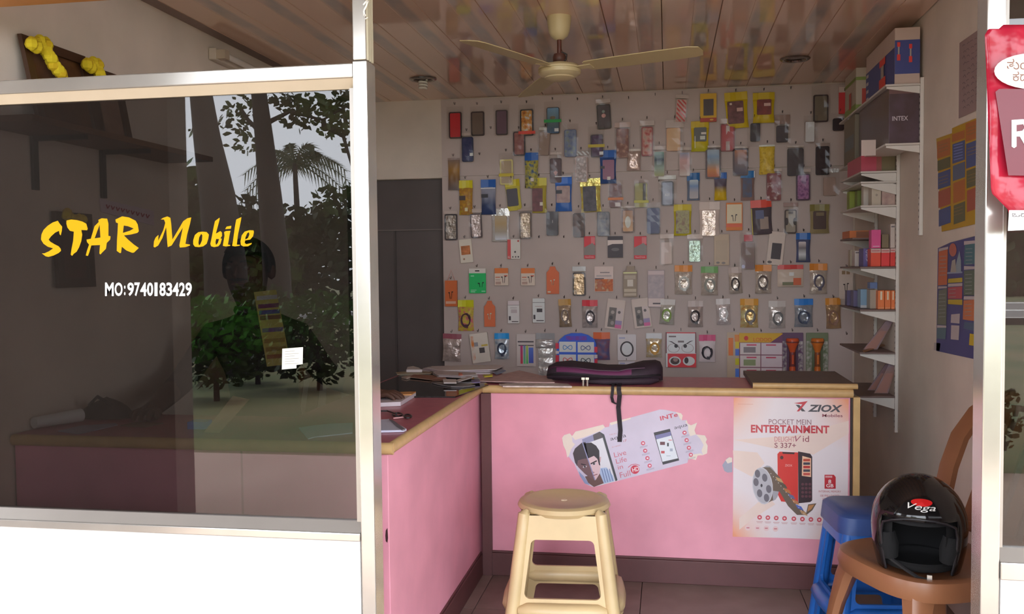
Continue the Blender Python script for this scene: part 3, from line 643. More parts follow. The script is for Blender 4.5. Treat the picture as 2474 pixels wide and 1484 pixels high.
# seventh row
card('orange earphone box hanging on a string at the left edge', 1075,678,1106,743, nm='earphone_card', cat='earphones', col=(150,76,40), th=0.014, string=27, buds=(0.5,0.45,0.12,(44,32,30)), rects=[(0.06,0.8,0.9,0.9,(160,124,104))])
card('bright green earphone card with white header', 1132,649,1175,711, nm='earphone_card', cat='earphones', col=(28,136,72), rects=[(0,0,1,0.19,(164,152,146)),(0.36,0.07,0.62,0.12,(54,44,44)),(0.1,0.28,0.3,0.32,(110,170,130)),(0.1,0.86,0.44,0.89,(110,170,130)),(0.1,0.92,0.36,0.96,(110,170,130)),(0.74,0.9,0.96,0.94,(110,170,130))], buds=(0.72,0.58,0.08,(30,40,34)))
for i, (x0, x1) in enumerate(((1195, 1229), (1259, 1293))):
    card(('white earphone card with an orange top beside the green card', 'white earphone card with an orange top beside the orange tag')[i], x0, 648, x1, 691, nm='earphone_card', cat='earphones', col=(168,144,132), th=0.012,
         rects=[(0,0,1,0.30,(168,86,40)),(0.06,0.5,0.4,0.56,(150,90,70)),(0.06,0.66,0.4,0.7,(130,104,96)),(0.06,0.78,0.46,0.94,(134,108,98)),(0.7,0.42,0.95,0.48,(150,60,40))], buds=(0.68,0.5,0.16,(52,40,38)))
TAG = [(0.3,0),(0.68,0),(0.76,0.12),(1.0,0.22),(1.0,1),(0,1),(0,0.22),(0.2,0.12)]
card('orange tag-shaped earphone card in the seventh row', 1320,644,1351,712, nm='earphone_card', cat='earphones', col=(172,78,48), shape=TAG, buds=(0.5,0.5,0.08,(184,150,130)), rects=[(0.08,0.9,0.32,0.95,(184,150,130))])
case('dark framed case with a gold shimmering screen', 1382,644,1416,717, col=('foil',(150,126,96),(124,104,82)), edge=(46,36,36), head=(170,164,158), hh=0.16, inner=(0.04,0.2,0.96,0.99))
card('white accessory card with an orange picture half', 1436,644,1482,706, col=(158,142,136), rects=[(0.02,0.5,0.98,0.98,('blotch',(156,84,36),(130,60,30),(150,120,90))),(0.02,0.46,0.5,0.5,(60,54,66)),(0.3,0.22,0.8,0.26,(90,80,80)),(0.1,0.34,0.9,0.4,(130,118,116))], blister=(0.15,0.58,0.42,0.92))
card('clear accessory box with a yellow hanging tab', 1506,643,1539,718, nm='accessory_box', cat='box', col=(112,98,84), th=0.02, rects=[(0.0,0.2,1.0,0.24,(180,160,110)),(0.08,0.3,0.9,0.42,(130,116,102)),(0.3,0.44,0.72,0.66,(150,140,130)),(0.06,0.74,0.94,0.84,(140,126,108)),(0.06,0.88,0.94,0.96,(136,122,106))], shape=[(0.25,0),(0.82,0),(0.82,0.14),(1,0.17),(1,1),(0,1),(0,0.17),(0.25,0.14)])
card('grey clear screen guard pack with a white foot', 1565,653,1605,743, nm='screen_guard_pack', cat='pack', col=(126,114,116), rects=[(0.02,0.02,0.98,0.12,(146,130,128)),(0.02,0.76,0.98,0.98,(154,138,134)),(0.3,0.88,0.94,0.92,(60,50,54)),(0.06,0.16,0.94,0.74,('blotch',(120,110,114),(136,124,124)))])
OR = (160,98,38); KB = (54,48,48); SV = (150,150,146)
def coilp(label, x0, y0, x1, y1, head, body, c, **k): return pouch(label, x0, y0, x1, y1, col=body, head=head, coil=(0.5,0.62,0.66,0.52,c), cat='cable', **k)
clr = ('foil',(136,124,114),(150,140,132))
coilp('orange-topped cable pouch with a bright silver loop', 1630,641,1672,711, OR, clr, SV)
coilp('green-topped cable pouch beside the silver loop', 1694,644,1734,713, (84,120,70), clr, (110,112,106))
coilp('clear cable pouch with a black coil, seventh row', 1761,646,1792,709, (140,126,120), clr, KB, tilt=-3)
coilp('orange-topped cable pouch left of the wide red pack', 1825,640,1863,708, OR, clr, (70,60,58))
pouch('wide red-topped white pack in the seventh row', 1880,640,1939,692, nm='accessory_pack', cat='pack', col=(150,136,124), head=(150,54,52), hh=0.2, pinch=False, rects=[(0.18,0.78,0.6,0.92,(84,84,62)),(0.6,0.6,0.9,0.92,(150,72,44)),(0.44,0.34,0.62,0.5,(170,164,156))])
coilp('orange-topped cable pouch right of the wide red pack', 1957,637,1997,708, OR, clr, (66,62,74))
card('white earphone card half hidden by the wall shelves', 2028,650,2060,720, nm='earphone_card', cat='earphones', col=(150,138,130), rects=[(0.2,0.06,0.44,0.18,(110,90,70)),(0.52,0.06,0.76,0.18,(110,90,70))], buds=(0.5,0.5,0.12,(60,52,50)))
# eighth row
coilp('yellow-topped pouch with a pink insert', 1105,725,1146,803, (150,148,24), ('blotch',(150,70,84),(140,130,40),(130,60,72)), (60,40,50))
card('orange tag-shaped earphone card in the eighth row', 1169,727,1197,792, nm='earphone_card', cat='earphones', col=(176,82,52), shape=TAG, buds=(0.5,0.5,0.1,(190,160,140)))
card('white adapter card with a pale plug picture', 1227,727,1256,783, nm='adapter_card', col=(164,154,152), th=0.014, rects=[(0,0,1,0.18,(156,146,146)),(0.28,0.38,0.8,0.54,(140,130,130)),(0.08,0.68,0.26,0.86,(50,46,48)),(0.34,0.9,0.9,0.94,(70,64,66)),(0,0.18,1,0.2,(110,100,100))], poly=[([(0.22,0.3),(0.8,0.3),(0.8,0.32),(0.22,0.32)],(120,110,110))])
card('white adapter card with a black plug picture', 1287,721,1317,781, nm='adapter_card', col=(168,158,156), th=0.014, rects=[(0,0.16,1,0.18,(90,84,86)),(0.34,0.42,0.8,0.57,(52,48,50)),(0.06,0.68,0.22,0.86,(50,46,48)),(0.3,0.9,0.92,0.94,(70,64,66)),(0.2,0.32,0.78,0.34,(140,116,116))])
coilp('gold-topped pouch with a thin dark plug', 1350,722,1381,791, (140,106,56), ('foil',(130,112,92),(110,96,80)), (96,84,78), tilt=-2)
coilp('red-topped cable pouch with a black and silver coil', 1406,725,1444,793, (158,46,54), ('foil',(150,140,136),(120,112,110)), (60,56,60))
def buds_card(label, x0, y0, x1, y1, tilt): return card(label, x0, y0, x1, y1, tilt=tilt, nm='earphone_card', cat='earphones', col=(152,138,130), rects=[(0.15,0.28,0.56,0.94,(76,68,64)),(0.56,0.28,0.92,0.7,(150,136,132)),(0.56,0.7,0.92,0.84,(110,96,124)),(0.56,0.84,0.92,0.96,(150,70,106))], ell=[(0.36,0.44,0.1,0.06,(120,110,104)),(0.3,0.62,0.1,0.07,(50,44,44)),(0.4,0.8,0.1,0.07,(110,100,96)),(0.72,0.42,0.08,0.05,(70,62,62))])
buds_card('white earphone card with a purple corner, leaning right', 1464,723,1508,796, 7)
buds_card('white earphone card with a purple corner, leaning left', 1529,721,1571,792, -7)
coilp('clear pouch with a green cable', 1594,723,1630,784, (156,150,146), ('foil',(150,146,138),(136,132,124)), (104,124,66), tilt=3)
coilp('clear pouch with a loose black cable loop', 1662,727,1698,790, (146,134,130), ('foil',(140,128,124),(130,118,114)), (44,40,42))
coilp('clear pouch with a white cable', 1731,722,1764,784, (160,152,150), ('foil',(160,150,148),(146,136,134)), (176,172,170), tilt=-2)
coilp('orange foil pouch with a shiny silver-black coil', 1789,722,1831,791, (166,112,40), ('foil',(150,112,60),(170,150,110)), (90,84,82))
coilp('white foil pouch with a grey cable ring', 1858,727,1897,792, (150,142,138), ('foil',(156,150,146),(140,134,130)), (84,84,84))
coilp('bright blue-topped cable pouch', 1920,722,1963,789, (36,90,150), ('foil',(104,108,116),(120,120,124)), (54,60,76))
coilp('narrow orange-topped pouch near the right edge of the board', 1996,721,2030,793, (160,104,40), ('foil',(140,110,76),(120,100,84)), (110,84,72), tilt=-2)
# bottom row
pouch('crumpled clear pouches under a maroon header, bottom row left', 1068,805,1116,875, tilt=2, col=('foil',(140,126,120),(120,108,104)), head=(112,62,70), hh=0.18)
card('white card with orange letters, tilted, bottom row', 1138,803,1184,877, tilt=-7, th=0.018, col=(160,150,140), rects=[(0.05,0.08,0.2,0.9,('blotch',(170,96,50),(160,150,140))),(0.45,0.5,0.75,0.68,(60,56,56)),(0.6,0.4,0.95,0.46,(150,130,60)),(0.2,0.3,0.42,0.44,(110,108,112))])
coilp('blue-topped pouch with a dark shiny plug, bottom row', 1194,805,1231,870, (32,108,166), ('foil',(110,124,136),(150,150,150)), (44,50,64))
card('clear pack of coloured pens', 1247,807,1295,888, nm='pen_pack', cat='pens', col=(146,136,132), r=0.004, rects=[(0.06,0.22,0.9,0.26,(54,50,54)),(0.1,0.34,0.9,0.37,(60,56,60)),(0.2,0.36,0.32,0.92,('ramp',(150,50,60),(120,40,90))),(0.36,0.36,0.46,0.92,('ramp',(70,140,90),(84,70,140))),(0.5,0.36,0.6,0.92,('ramp',(60,140,80),(140,140,60))),(0.64,0.42,0.88,0.9,('ramp',(56,64,130),(64,90,150)))])
t = pouch('string of three silver sachets beside the blue card', 1294,805,1341,842, nm='sachet_strip', cat='sachets', col=('foil',(150,146,142),(130,126,124)), head=(110,108,108), hh=0.4, pinch=False)
for i, (ya, yb) in enumerate(((843, 866), (867, 889), (889, 911))):
    z0 = -(ya-805)*KX; z1 = -(yb-805)*KX; hw = 23*KX
    MB().grid(4, 3, lambda u, v: ((u-0.5)*2*hw*0.78, -0.004-0.008*math.sin(math.pi*u)*math.sin(math.pi*v), z0+(z1-z0)*v), cmat(('foil',(160,156,152),(140,136,134)))).build('sachet', t, local=True, smooth=60)
t = card('blue card shaped like a van roof with four cable windows', 1341,805,1444,893, nm='cable_display_card', cat='display card', col=(40,70,150), out=0.03,
     shape=[(0.03,0.34),(0.10,0.18),(0.22,0.06),(0.38,0.0),(0.62,0.0),(0.78,0.05),(0.92,0.16),(0.97,0.30),(0.97,0.97),(0.85,1.0),(0.10,0.97),(0.03,0.94)],
     rects=[(0.09,0.24,0.49,0.53,(168,160,156)),(0.53,0.25,0.92,0.54,(168,160,156)),(0.09,0.60,0.49,0.88,(168,160,156)),(0.53,0.60,0.92,0.90,(168,160,156)),(0.0,0.28,0.08,0.44,(160,40,54)),(0.0,0.5,0.08,0.58,(160,150,150)),(0.0,0.62,0.08,0.84,(160,40,54)),(0.93,0.38,1.0,0.54,(160,40,54)),(0.93,0.6,1.0,0.7,(160,150,150)),(0.93,0.72,1.0,0.90,(160,40,54)),(0.25,0.08,0.75,0.2,('blotch',(90,50,110),(60,60,150)))])
for i, (u, v, c) in enumerate(((0.29,0.40,(70,110,150)),(0.72,0.41,(70,80,110)),(0.29,0.75,(170,64,70)),(0.72,0.76,(50,60,64)))):
    w_, h_ = 103*KX, 88*KX
    pts = [((u-0.5)*w_+0.026*math.sin(a*math.pi/12), -0.008, -v*h_+0.012*math.sin(a*math.pi/6)) for a in range(24)]
    MB().tube(pts, 0.0022, cmat(c), n=5, closed=True).build('cable', t, local=True)
pouch('orange-topped pouch with dark blue content behind the blue card', 1433,803,1474,871, col=('blotch',(64,66,96),(100,60,66)), head=(164,76,44), hh=0.24)
t = card('white blister card with a black cable ring', 1492,808,1537,872, nm='cable_card', cat='cable', col=(156,150,150), r=0.006, rects=[(0.08,0.12,0.4,0.16,(110,114,140))], ell=[(0.5,0.56,0.25,0.24,(186,186,186))])
MB().tube([(0.034*math.cos(a*math.pi/12)*1.0, -0.007, -0.56*64*KX+0.040*math.sin(a*math.pi/12)) for a in range(24)], 0.004, cmat((50,48,50)), n=6, closed=True).build('cable', t, local=True)
card('white card strip peeping out below the cable ring card', 1494,873,1534,892, col=(150,144,148), rects=[(0.1,0.2,0.4,0.36,(110,114,140))])
coilp('silver pouch with a gold-tipped plug', 1561,805,1599,864, (168,164,160), ('foil',(160,154,146),(150,130,90)), (150,116,60))
card('card with two pairs of big staring eyes, white above red', 1609,803,1681,888, nm='eye_mask_card', cat='card', col=(172,160,158), out=0.01,
     rects=[(0,0,1,0.03,(150,44,50)),(0,0,0.03,0.6,(90,44,48)),(0.97,0,1,0.6,(90,44,48)),(0.06,0.61,1,1.0,(160,44,50)),(0.1,0.1,0.34,0.14,(84,74,74)),(0.4,0.24,0.6,0.29,(84,74,74))],
     ell=[(0.26,0.45,0.2,0.13,(110,90,90)),(0.26,0.45,0.185,0.12,(176,166,166)),(0.72,0.45,0.2,0.13,(110,90,90)),(0.72,0.45,0.185,0.12,(176,166,166)),(0.34,0.39,0.06,0.055,(40,36,38)),(0.64,0.39,0.06,0.055,(40,36,38)),
          (0.3,0.82,0.2,0.13,(176,160,156)),(0.3,0.82,0.15,0.10,(56,46,46)),(0.32,0.78,0.08,0.06,(120,96,92)),(0.76,0.82,0.2,0.13,(176,166,162)),(0.68,0.80,0.07,0.09,(50,42,42))],
     poly=[([(0.08,0.25),(0.2,0.26),(0.38,0.36),(0.47,0.48),(0.36,0.38),(0.2,0.29)],(44,38,40)), ([(0.92,0.23),(0.8,0.25),(0.6,0.36),(0.51,0.48),(0.62,0.38),(0.8,0.28)],(44,38,40))])
coilp('magenta-topped pouch with a black coil', 1689,809,1728,875, (150,60,90), (156,146,146), (42,38,42))
card('narrow orange and white strip beside the six-window card', 1757,803,1789,915, nm='sachet_strip', cat='sachets', col=(140,124,106), rects=[(0.1,0.12,0.45,0.5,(166,84,40)),(0.55,0.05,1,0.2,(166,100,50)),(0.6,0.2,1,0.34,(160,140,40)),(0.6,0.36,1,0.5,(60,84,150)),(0.6,0.56,1,0.7,(150,146,30)),(0.6,0.78,1,0.96,(60,90,160))])
card('large yellow and purple card with six white windows', 1788,805,1888,916, nm='display_card', cat='display card', col=(168,124,36), out=0.012,
     rects=[(0.0,0.20,1,1,(96,60,70)),(0.02,0.21,0.49,0.46,(160,148,146)),(0.51,0.21,0.99,0.46,(158,146,150)),(0.02,0.48,0.49,0.73,(160,148,146)),(0.51,0.48,0.99,0.73,(158,146,150)),(0.02,0.75,0.49,1,(160,148,146)),(0.51,0.75,0.99,1,(158,146,150)),
            (0.1,0.30,0.38,0.42,(100,92,94)),(0.1,0.57,0.38,0.70,(104,112,80)),(0.17,0.24,0.4,0.27,(150,60,80)),(0.62,0.24,0.85,0.27,(150,60,80)),(0.17,0.51,0.4,0.54,(150,60,80)),(0.62,0.51,0.85,0.54,(150,60,80)),(0.17,0.79,0.4,0.82,(150,60,80)),(0.62,0.79,0.85,0.82,(150,60,80))],
     poly=[([(0.72,0.2),(1,0.02),(1,0.2)],(84,50,74))], ell=[(0.16,0.11,0.05,0.05,(150,44,40))], txt=[('LODOO',0.33,0.1,0.75,0.18,(158,76,40),0.01)])
def torch(label, x0, x1, backc, body, dark):
    t = card(label, x0, 804, x1, 904, nm='torch_pack', cat='torch', col=backc, r=0.004,
             rects=[(0.02,0.2,0.26,0.98,('spots',backc,(140,136,132))),(0.78,0.2,0.98,0.98,('spots',backc,(150,146,140)))], blister=(0.2,0.18,0.84,0.97))
    h_ = 100*KX; m = cmat(body, 0.3)
    w_ = (x1-x0)*KX
    tb = MB().lathe([(0.016,-0.0),(0.017,0.030),(0.014,0.034),(0.014,0.115),(0.026,0.15),(0.034,0.165),(0.034,0.185),(0.030,0.19)], m, c=(0,-0.018,-0.95*h_), n=14).build('torch_body', t, local=True, smooth=40)
    MB().lathe([(0.0145,0.036),(0.0155,0.04),(0.0155,0.11),(0.0145,0.114)], cmat(dark), c=(0,-0.018,-0.95*h_), n=14).build('grip', tb, local=True, smooth=40)
    MB().cbox((0,-0.034,-0.95*h_+0.075), (0.010,0.006,0.05), m).build('switch', tb, local=True)
    MB().lathe([(0.0345,0.166),(0.0355,0.168),(0.0355,0.172),(0.0345,0.174)], cmat(dark), c=(0,-0.018,-0.95*h_), n=14).build('head_ring', tb, local=True, smooth=40)
    return t
torch('orange torch on a purple and blue card', 1888, 1939, (74,54,74), (156,66,38), (92,44,44))
torch('orange torch on a green patterned card', 1949, 1999, (84,92,70), (176,86,36), (104,58,36))
# ------------------------------------------------------------------ wall shelves on the right and their goods
shelfwhite = mat((214, 206, 198), 0.5)
railm = mat((226, 220, 212), 0.4)
XW = XR-0.001
def rail(label, Y_, z0, z1):
    t = thing('shelf_rail', label, 'shelf rail', (XW-0.008, Y_, z0), group='slotted shelf rails')
    mb = MB().box((XW-0.014, Y_-0.010, z0), (XW, Y_+0.010, z1), railm); mb.build('channel', t, bevel=0.002)
    sl = MB()
    k = z0+0.02
    while k < z1-0.02: sl.box((XW-0.0145, Y_-0.002, k), (XW-0.0140, Y_+0.002, k+0.009), mat((50,46,44),0.8)); k += 0.025
    s_ = sl.build('slots', t); s_['kind'] = 'stuff'
rail('short white slotted rail carrying the two big boxes', 3.87, 1.36, 1.985)
rail('long white slotted rail at the near end of the small shelves', 4.24, 0.50, 1.75)
rail('long white slotted rail at the far end of the small shelves', 4.66, 0.50, 1.95)
SHELF = []
def shelf(label, z, y0, y1, dep, bys, col=shelfwhite, tip=0.05):
    t = thing('wall_shelf', label, 'shelf', (XW-dep/2, (y0+y1)/2, z), group='wall shelves on the right')
    MB().box((XW-dep, y0, z-0.008), (XW-0.0145, y1, z), col).build('shelf_board', t, bevel=0.001)
    for by in bys:
        MB().prism([(XW-0.0145, by-0.0025, z-0.009), (XW-dep+0.005, by-0.0025, z-0.009), (XW-dep+0.005, by-0.0025, z-0.016), (XW-0.0145, by-0.0025, z-0.009-tip)], (0, 0.005, 0), railm).build('bracket', t)
    return t
dsh = mat((124, 104, 98), 0.5)
shelf('upper shelf holding the blue torch carton', 1.962, 3.86, 4.86, 0.145, (3.87, 4.66), tip=0.03)
shelf('shelf under the black carton', 1.728, 3.86, 4.86, 0.145, (3.87, 4.66), tip=0.03)
ZS = [1.655, 1.610, 1.506, 1.236, 1.047, 0.857, 0.663]
names = ['shelf under the flat pink and olive pack', 'empty narrow shelf below the pink pack', 'shelf with the white and green boxes', 'shelf with the row of red boxes',
         'shelf with the row of orange boxes', 'lower shelf with one leaning board', 'lowest shelf with two leaning boards']
for i, z in enumerate(ZS): shelf(names[i], z, 4.225, 4.70, 0.165, (4.24, 4.66), col=dsh if i > 2 else shelfwhite)

def carton(label, lo, hi, m, prints=(), nm='carton', cat='box', txt=()):
    """prints: (face, u0, v0, u1, v1, colour) with u,v fractions; face 'f' towards the street, 's' towards the room"""
    t = thing(nm, label, cat, ((lo[0]+hi[0])/2, (lo[1]+hi[1])/2, lo[2]))
    bd_ = MB().box(lo, hi, m).build('body', t, bevel=0.0015)
    mb = MB()
    def P(f, u, v, l):
        z = hi[2]+(lo[2]-hi[2])*v
        return (lo[0]+(hi[0]-lo[0])*u, lo[1]-0.0006-l, z) if f == 'f' else (lo[0]-0.0006-l, hi[1]+(lo[1]-hi[1])*u, z)
    for i, (f, u0, v0, u1, v1, c) in enumerate(prints):
        l = i*0.0002
        mb.add([P(f,u0,v0,l), P(f,u1,v0,l), P(f,u1,v1,l), P(f,u0,v1,l)], [(0,3,2,1)], c)
    for (s_, f, u0, v0, u1, v1, c, bold) in txt:
        v, fc = text2d(s_, bold)
        mb.add([P(f, u0+(u1-u0)*q[0], v1+(v0-v1)*q[1], 0.0035) for q in v], fc, c)
    if mb.v: mb.build('print', bd_)
    return t
A = lambda *c: mat(up(c, 2.0), 0.45)
A7 = lambda *c: mat(up(c, 1.6), 0.5)
# upper cartons
tcar = carton('tall white and blue carton with red torches on the top shelf', (0.895, 3.872, 1.963), (0.99, 4.40, 2.185), A(150,132,122),
       [('f',0,0.22,1,0.82,A(52,58,104)), ('s',0,0.34,1,1.0,A(52,58,104))])
pm = A(176,50,44); pg = A(130,120,112)
def torchprint(f, cx, cv, s_, mb):
    for du0, dv0, du1, dv1, m in ((-0.10,-0.9,0.10,-0.45,pm), (-0.05,-0.45,0.05,0.3,pg), (-0.11,0.3,0.11,0.9,pm)):
        def P(u, v):
            z = 2.185+(1.963-2.185)*v
            return (0.895+0.095*u, 3.872-0.003, z) if f == 'f' else (0.895-0.003, 4.40-0.528*u, z)
        mb.add([P(cx+du0*s_, cv+dv0*s_*0.3), P(cx+du1*s_, cv+dv0*s_*0.3), P(cx+du1*s_, cv+dv1*s_*0.3), P(cx+du0*s_, cv+dv1*s_*0.3)], [(0,3,2,1)], m)
mb = MB(); torchprint('f', 0.15, 0.42, 0.6, mb); torchprint('f', 0.62, 0.46, 0.6, mb); torchprint('s', 0.62, 0.62, 1.0, mb)
for k in range(4): mb.box((0.8915, 4.34, 2.085-k*0.034), (0.8925, 4.38, 2.098-k*0.034), A(150,140,140))
mb.build('torch_picture', tcar)
carton('black carton with white lettering on the second shelf', (0.875, 3.872, 1.729), (0.99, 4.45, 1.952), mat(up((56,44,46)),0.25,pat='blotch',rgb2=up((64,52,60)),scale=14),
       [('f',0,0.0,1,0.12,A(84,60,58))], txt=[('INTEX','f',0.10,0.52,0.62,0.60,A(150,140,146),0.02)])
tg = carton('slim white and green carton beside the blue torch carton', (0.862, 4.46, 1.963), (0.95, 4.72, 2.155), A(136,124,110),
       [('f',0,0.22,1,0.30,A(96,110,52)), ('f',0,0.88,1,1.0,A(96,110,52)), ('s',0,0.22,1,0.30,A(96,110,52)), ('s',0,0.85,1,1.0,A(96,110,52)), ('f',0.3,0.5,0.6,0.88,A(140,54,46)), ('s',0.4,0.5,0.62,0.9,A(140,54,46))])
carton('grey-green carton below the slim green one', (0.862, 4.48, 1.729), (0.95, 4.74, 1.945), A(92,84,70), [('s',0.1,0.4,0.9,0.7,A(84,90,92))])
def pbox(label, x0, y0, x1, y1, Y_, zb, c, dep=0.07, **k):
    """small box standing on a shelf, front at depth Y_, its width and top taken from the photo"""
    a = at(x0, y1, Y=Y_); b_ = at(x1, y0, Y=Y_)
    return carton(label, (a.x, Y_, zb+0.0005), (min(b_.x, XW-0.015), Y_+dep, max(b_.z, zb+0.02)), A(*c) if not isinstance(c, bpy.types.Material) else c, **k)
z = ZS[0]
pbox('flat pink and olive pack lying under the black carton', 2080,374,2168,406, 4.25, z, (92,84,62), dep=0.3, prints=[('f',0,0,0.45,1,A(148,60,76)),('f',0.45,0,0.6,1,A(120,70,66)),('s',0,0,1,1,A(150,70,84))])
pbox('orange pack at the far end behind the pink pack', 2062,382,2078,410, 4.58, z, (140,84,36), dep=0.08)
tag(MB().box((0.800, 4.02, 1.70), (XW-0.1465, 4.022, 1.765), A(156,142,134)).build('price_card'), 'white price card hanging at the shelf edge under the black carton', 'card')
z = ZS[2]
pbox('tall cream box on the white box shelf', 2106,446,2129,489, 4.26, z, (150,140,126), txt=[('o','f',0.4,0.45,0.6,0.55,A(90,84,80),0.02)])
pbox('thin white phone box leaning at the shelf edge', 2086,450,2099,490, 4.36, z, (158,150,140), dep=0.05)
pbox('clear blister box next to the cream box', 2131,450,2166,488, 4.25, z, ('x',) and mat(up((116,96,92)),0.3,pat='blotch',rgb2=up((140,122,114)),scale=30), dep=0.06)
pbox('lime green box beside the white phone box', 2052,462,2070,502, 4.60, z, (110,120,44), dep=0.06)
pbox('darker green box beside the lime one', 2071,460,2085,500, 4.50, z, (92,104,46), dep=0.06)
z = ZS[3]
redp = [('f',0,0,1,0.22,A(160,140,134)), ('f',0.06,0.08,0.9,0.16,A(150,90,90))]
pbox('orange-red box, first of the three red boxes', 2104,601,2128,640, 4.24, z, (180,62,44), prints=redp)
pbox('red box in the middle of the three red boxes', 2129,601,2150,640, 4.24, z, (172,48,50), prints=redp)
pbox('red box, nearest the rail of the three red boxes', 2151,600,2173,640, 4.24, z, (170,50,46), prints=redp)
def stackbox(label, x0, y0, x1, y1, Y_, c, **k):
    zb = at(2140, 600, Y=4.24).z + 0.001
    a = at(x0, y1, Y=Y_); b_ = at(x1, y0, Y=Y_)
    return carton(label, (a.x, Y_+0.005, zb), (min(b_.x, XW-0.0155), Y_+0.06, b_.z), A(*c), **k)
stackbox('pink box standing on the red boxes', 2106,555,2129,600, 4.24, (168,64,110), prints=[('f',0.15,0.88,0.85,0.92,A(190,140,160))])
stackbox('tall white box standing on the red boxes by the rail', 2152,541,2172,597, 4.24, (152,142,134), prints=[('f',0.15,0.08,0.9,0.14,A(90,84,86))])
stackbox('small olive wedge box on the red boxes', 2131,566,2148,600, 4.25, (96,86,66))
pbox('violet box with white upright letters', 2086,600,2102,643, 4.32, z, (74,66,112), dep=0.1, txt=[('G','f',0.3,0.1,0.75,0.28,A(150,140,160),0.02),('S','f',0.3,0.32,0.75,0.5,A(150,140,160),0.02),('V','f',0.3,0.54,0.75,0.72,A(150,140,160),0.02)])
pbox('white box with a dark label beside the violet box', 2065,606,2083,643, 4.48, z, (156,146,140), prints=[('f',0.1,0.08,0.9,0.16,A(84,78,80))])
pbox('thin cream box at the far end of the red box shelf', 2054,604,2062,642, 4.60, z, (140,130,112), dep=0.05)
z = ZS[4]
op = [('f',0.35,0.05,0.65,0.5,A(186,160,140)), ('f',0.05,0.92,0.95,0.95,A(186,130,100))]
for i, (xa, xb) in enumerate(((2121,2137),(2138,2152),(2153,2168))):
    pbox(('orange box, farthest from the rail of the orange three', 'orange box between the other two orange boxes', 'orange box right beside the rail')[i], xa, 702, xb, 745, 4.24, z, (178,92,50), prints=op)
pbox('beige box beside the orange boxes', 2102,700,2120,745, 4.28, z, (124,116,104))
pbox('light blue box on the orange box shelf', 2079,699,2096,744, 4.38, z, (98,122,142), prints=[('f',0,0.86,1,1,A(150,150,150))])
pbox('violet-grey box on the orange box shelf', 2062,702,2078,744, 4.50, z, (78,72,100))
pbox('dark violet box at the far end of the orange box shelf', 2046,702,2060,744, 4.62, z, (72,64,92), dep=0.05)
zb_ = at(2100, 699, Y=4.28).z
tag(MB().box((at(2102,690,Y=4.29).x, 4.29, zb_+0.002), (at(2120,690,Y=4.29).x, 4.345, zb_+0.03), A(72,88,122)).build('small_carton', bevel=0.001), 'flat blue box lying on the beige box', 'box')
# hanging orange packs beyond the shelves
carton('flat orange pack jutting from the shelf below the green boxes', (0.845, 4.50, 1.37), (0.945, 4.68, 1.405), A(160,88,44), prints=[('f',0.3,0.1,0.95,0.9,A(110,66,44))])
t = shelf('thin shelf under the flat orange pack', 1.369, 4.40, 4.70, 0.165, (4.66,), col=dsh)
def leaning(label, x0, y0, x1, y1, Y_, zb, c, wd=0.075):
    a = at(x0, y0, Y=Y_); b_ = at(x1, y1, Y=Y_)
    a.z = zb+0.002
    t = thing('leaning_board', label, 'board', a)
    MB().prism([a, a+Vector((wd,0,0)), b_+Vector((wd*0.55,0,0)), b_], (0, 0.008, 0), mat(up(c), 0.35, pat='blotch', rgb2=up((100,88,96)), scale=20)).build('sleeve', t)
    MB().prism([a+Vector((0.006,-0.0015,0.004)), a+Vector((wd-0.006,-0.0015,0.004)), (a*0.35+b_*0.65)+Vector((wd*0.6,-0.0015,0)), (a*0.35+b_*0.65)+Vector((0.008,-0.0015,0))], (0,0.001,0), mat(up((116,84,76)),0.3)).build('print', t)
leaning('flat picture pack leaning on the lower shelf', 2086,838,2140,776, 4.34, ZS[5], (104,78,74), 0.06)
leaning('brown pack leaning at the back of the lowest shelf', 2096,938,2140,880, 4.40, ZS[6], (92,70,70), 0.04)
leaning('brown and orange pack leaning in front on the lowest shelf', 2112,945,2150,876, 4.30, ZS[6], (106,78,66), 0.06)
tag(MB().prism([at(2084,849,Z=ZS[5]+0.002), at(2166,822,Z=ZS[5]+0.012), at(2167,826,Z=ZS[5]+0.010), at(2088,852,Z=ZS[5]+0.001)], (0,0,0.004), A(134,100,74)).build('cardboard_strip'), 'thin brown cardboard strip on the lower shelf', 'cardboard')

# ------------------------------------------------------------------ posters on the right wall
XP = XR-0.004
def wprint(l0): return lambda x, y, l=0: at(x, y, X=XP-0.0006-l)
t = thing('wall_poster', 'yellow poster of coloured blocks on the right wall', 'poster', at(2310, 560, X=XP))
MB().prism([at(*q, X=XP) for q in ((2262,335),(2300,322),(2300,310),(2364,283),(2362,540),(2275,560))], (0.001,0,0), A7(158,124,30)).build('sheet', t)
pr = Print(wprint(0)); OG, BU, GN, RD = A7(150,88,44), A7(62,72,112), A7(84,82,58), A7(140,72,56)
for x0,x1,ys,cols in ((2264,2296,(340,386,416,460,505,550),(OG,GN,BU,RD,BU)), (2300,2331,(322,346,398,440,494,545),(OG,BU,mat(up((76,84,104),1.6),0.5),OG,GN)), (2333,2363,(296,345,410,458,515,536),(OG,BU,GN,RD,A7(158,124,30)))):
    for i in range(5): pr.poly([(x0+i, ys[i]+3), (x0+i, ys[i+1]-2), (x1+i*0.2, ys[i+1]-12), (x1+i*0.2, ys[i]-8)], cols[i])
for k in range(6): pr.line([(2304, 352+k*7), (2326, 346+k*7)], 2, A7(110,120,170), 0.0005)
for bx, by in ((2268,352),(2268,430),(2304,505),(2337,310),(2337,360),(2337,425)):
    for k in range(3): pr.line([(bx, by+k*8), (bx+22, by-7+k*8)], 1.5, A7(120,96,60), 0.0005)
pr.mb.build('print', t)
t = thing('wall_poster', 'blue tariff poster with orange, red and green blocks on the right wall', 'poster', at(2310, 860, X=XP))
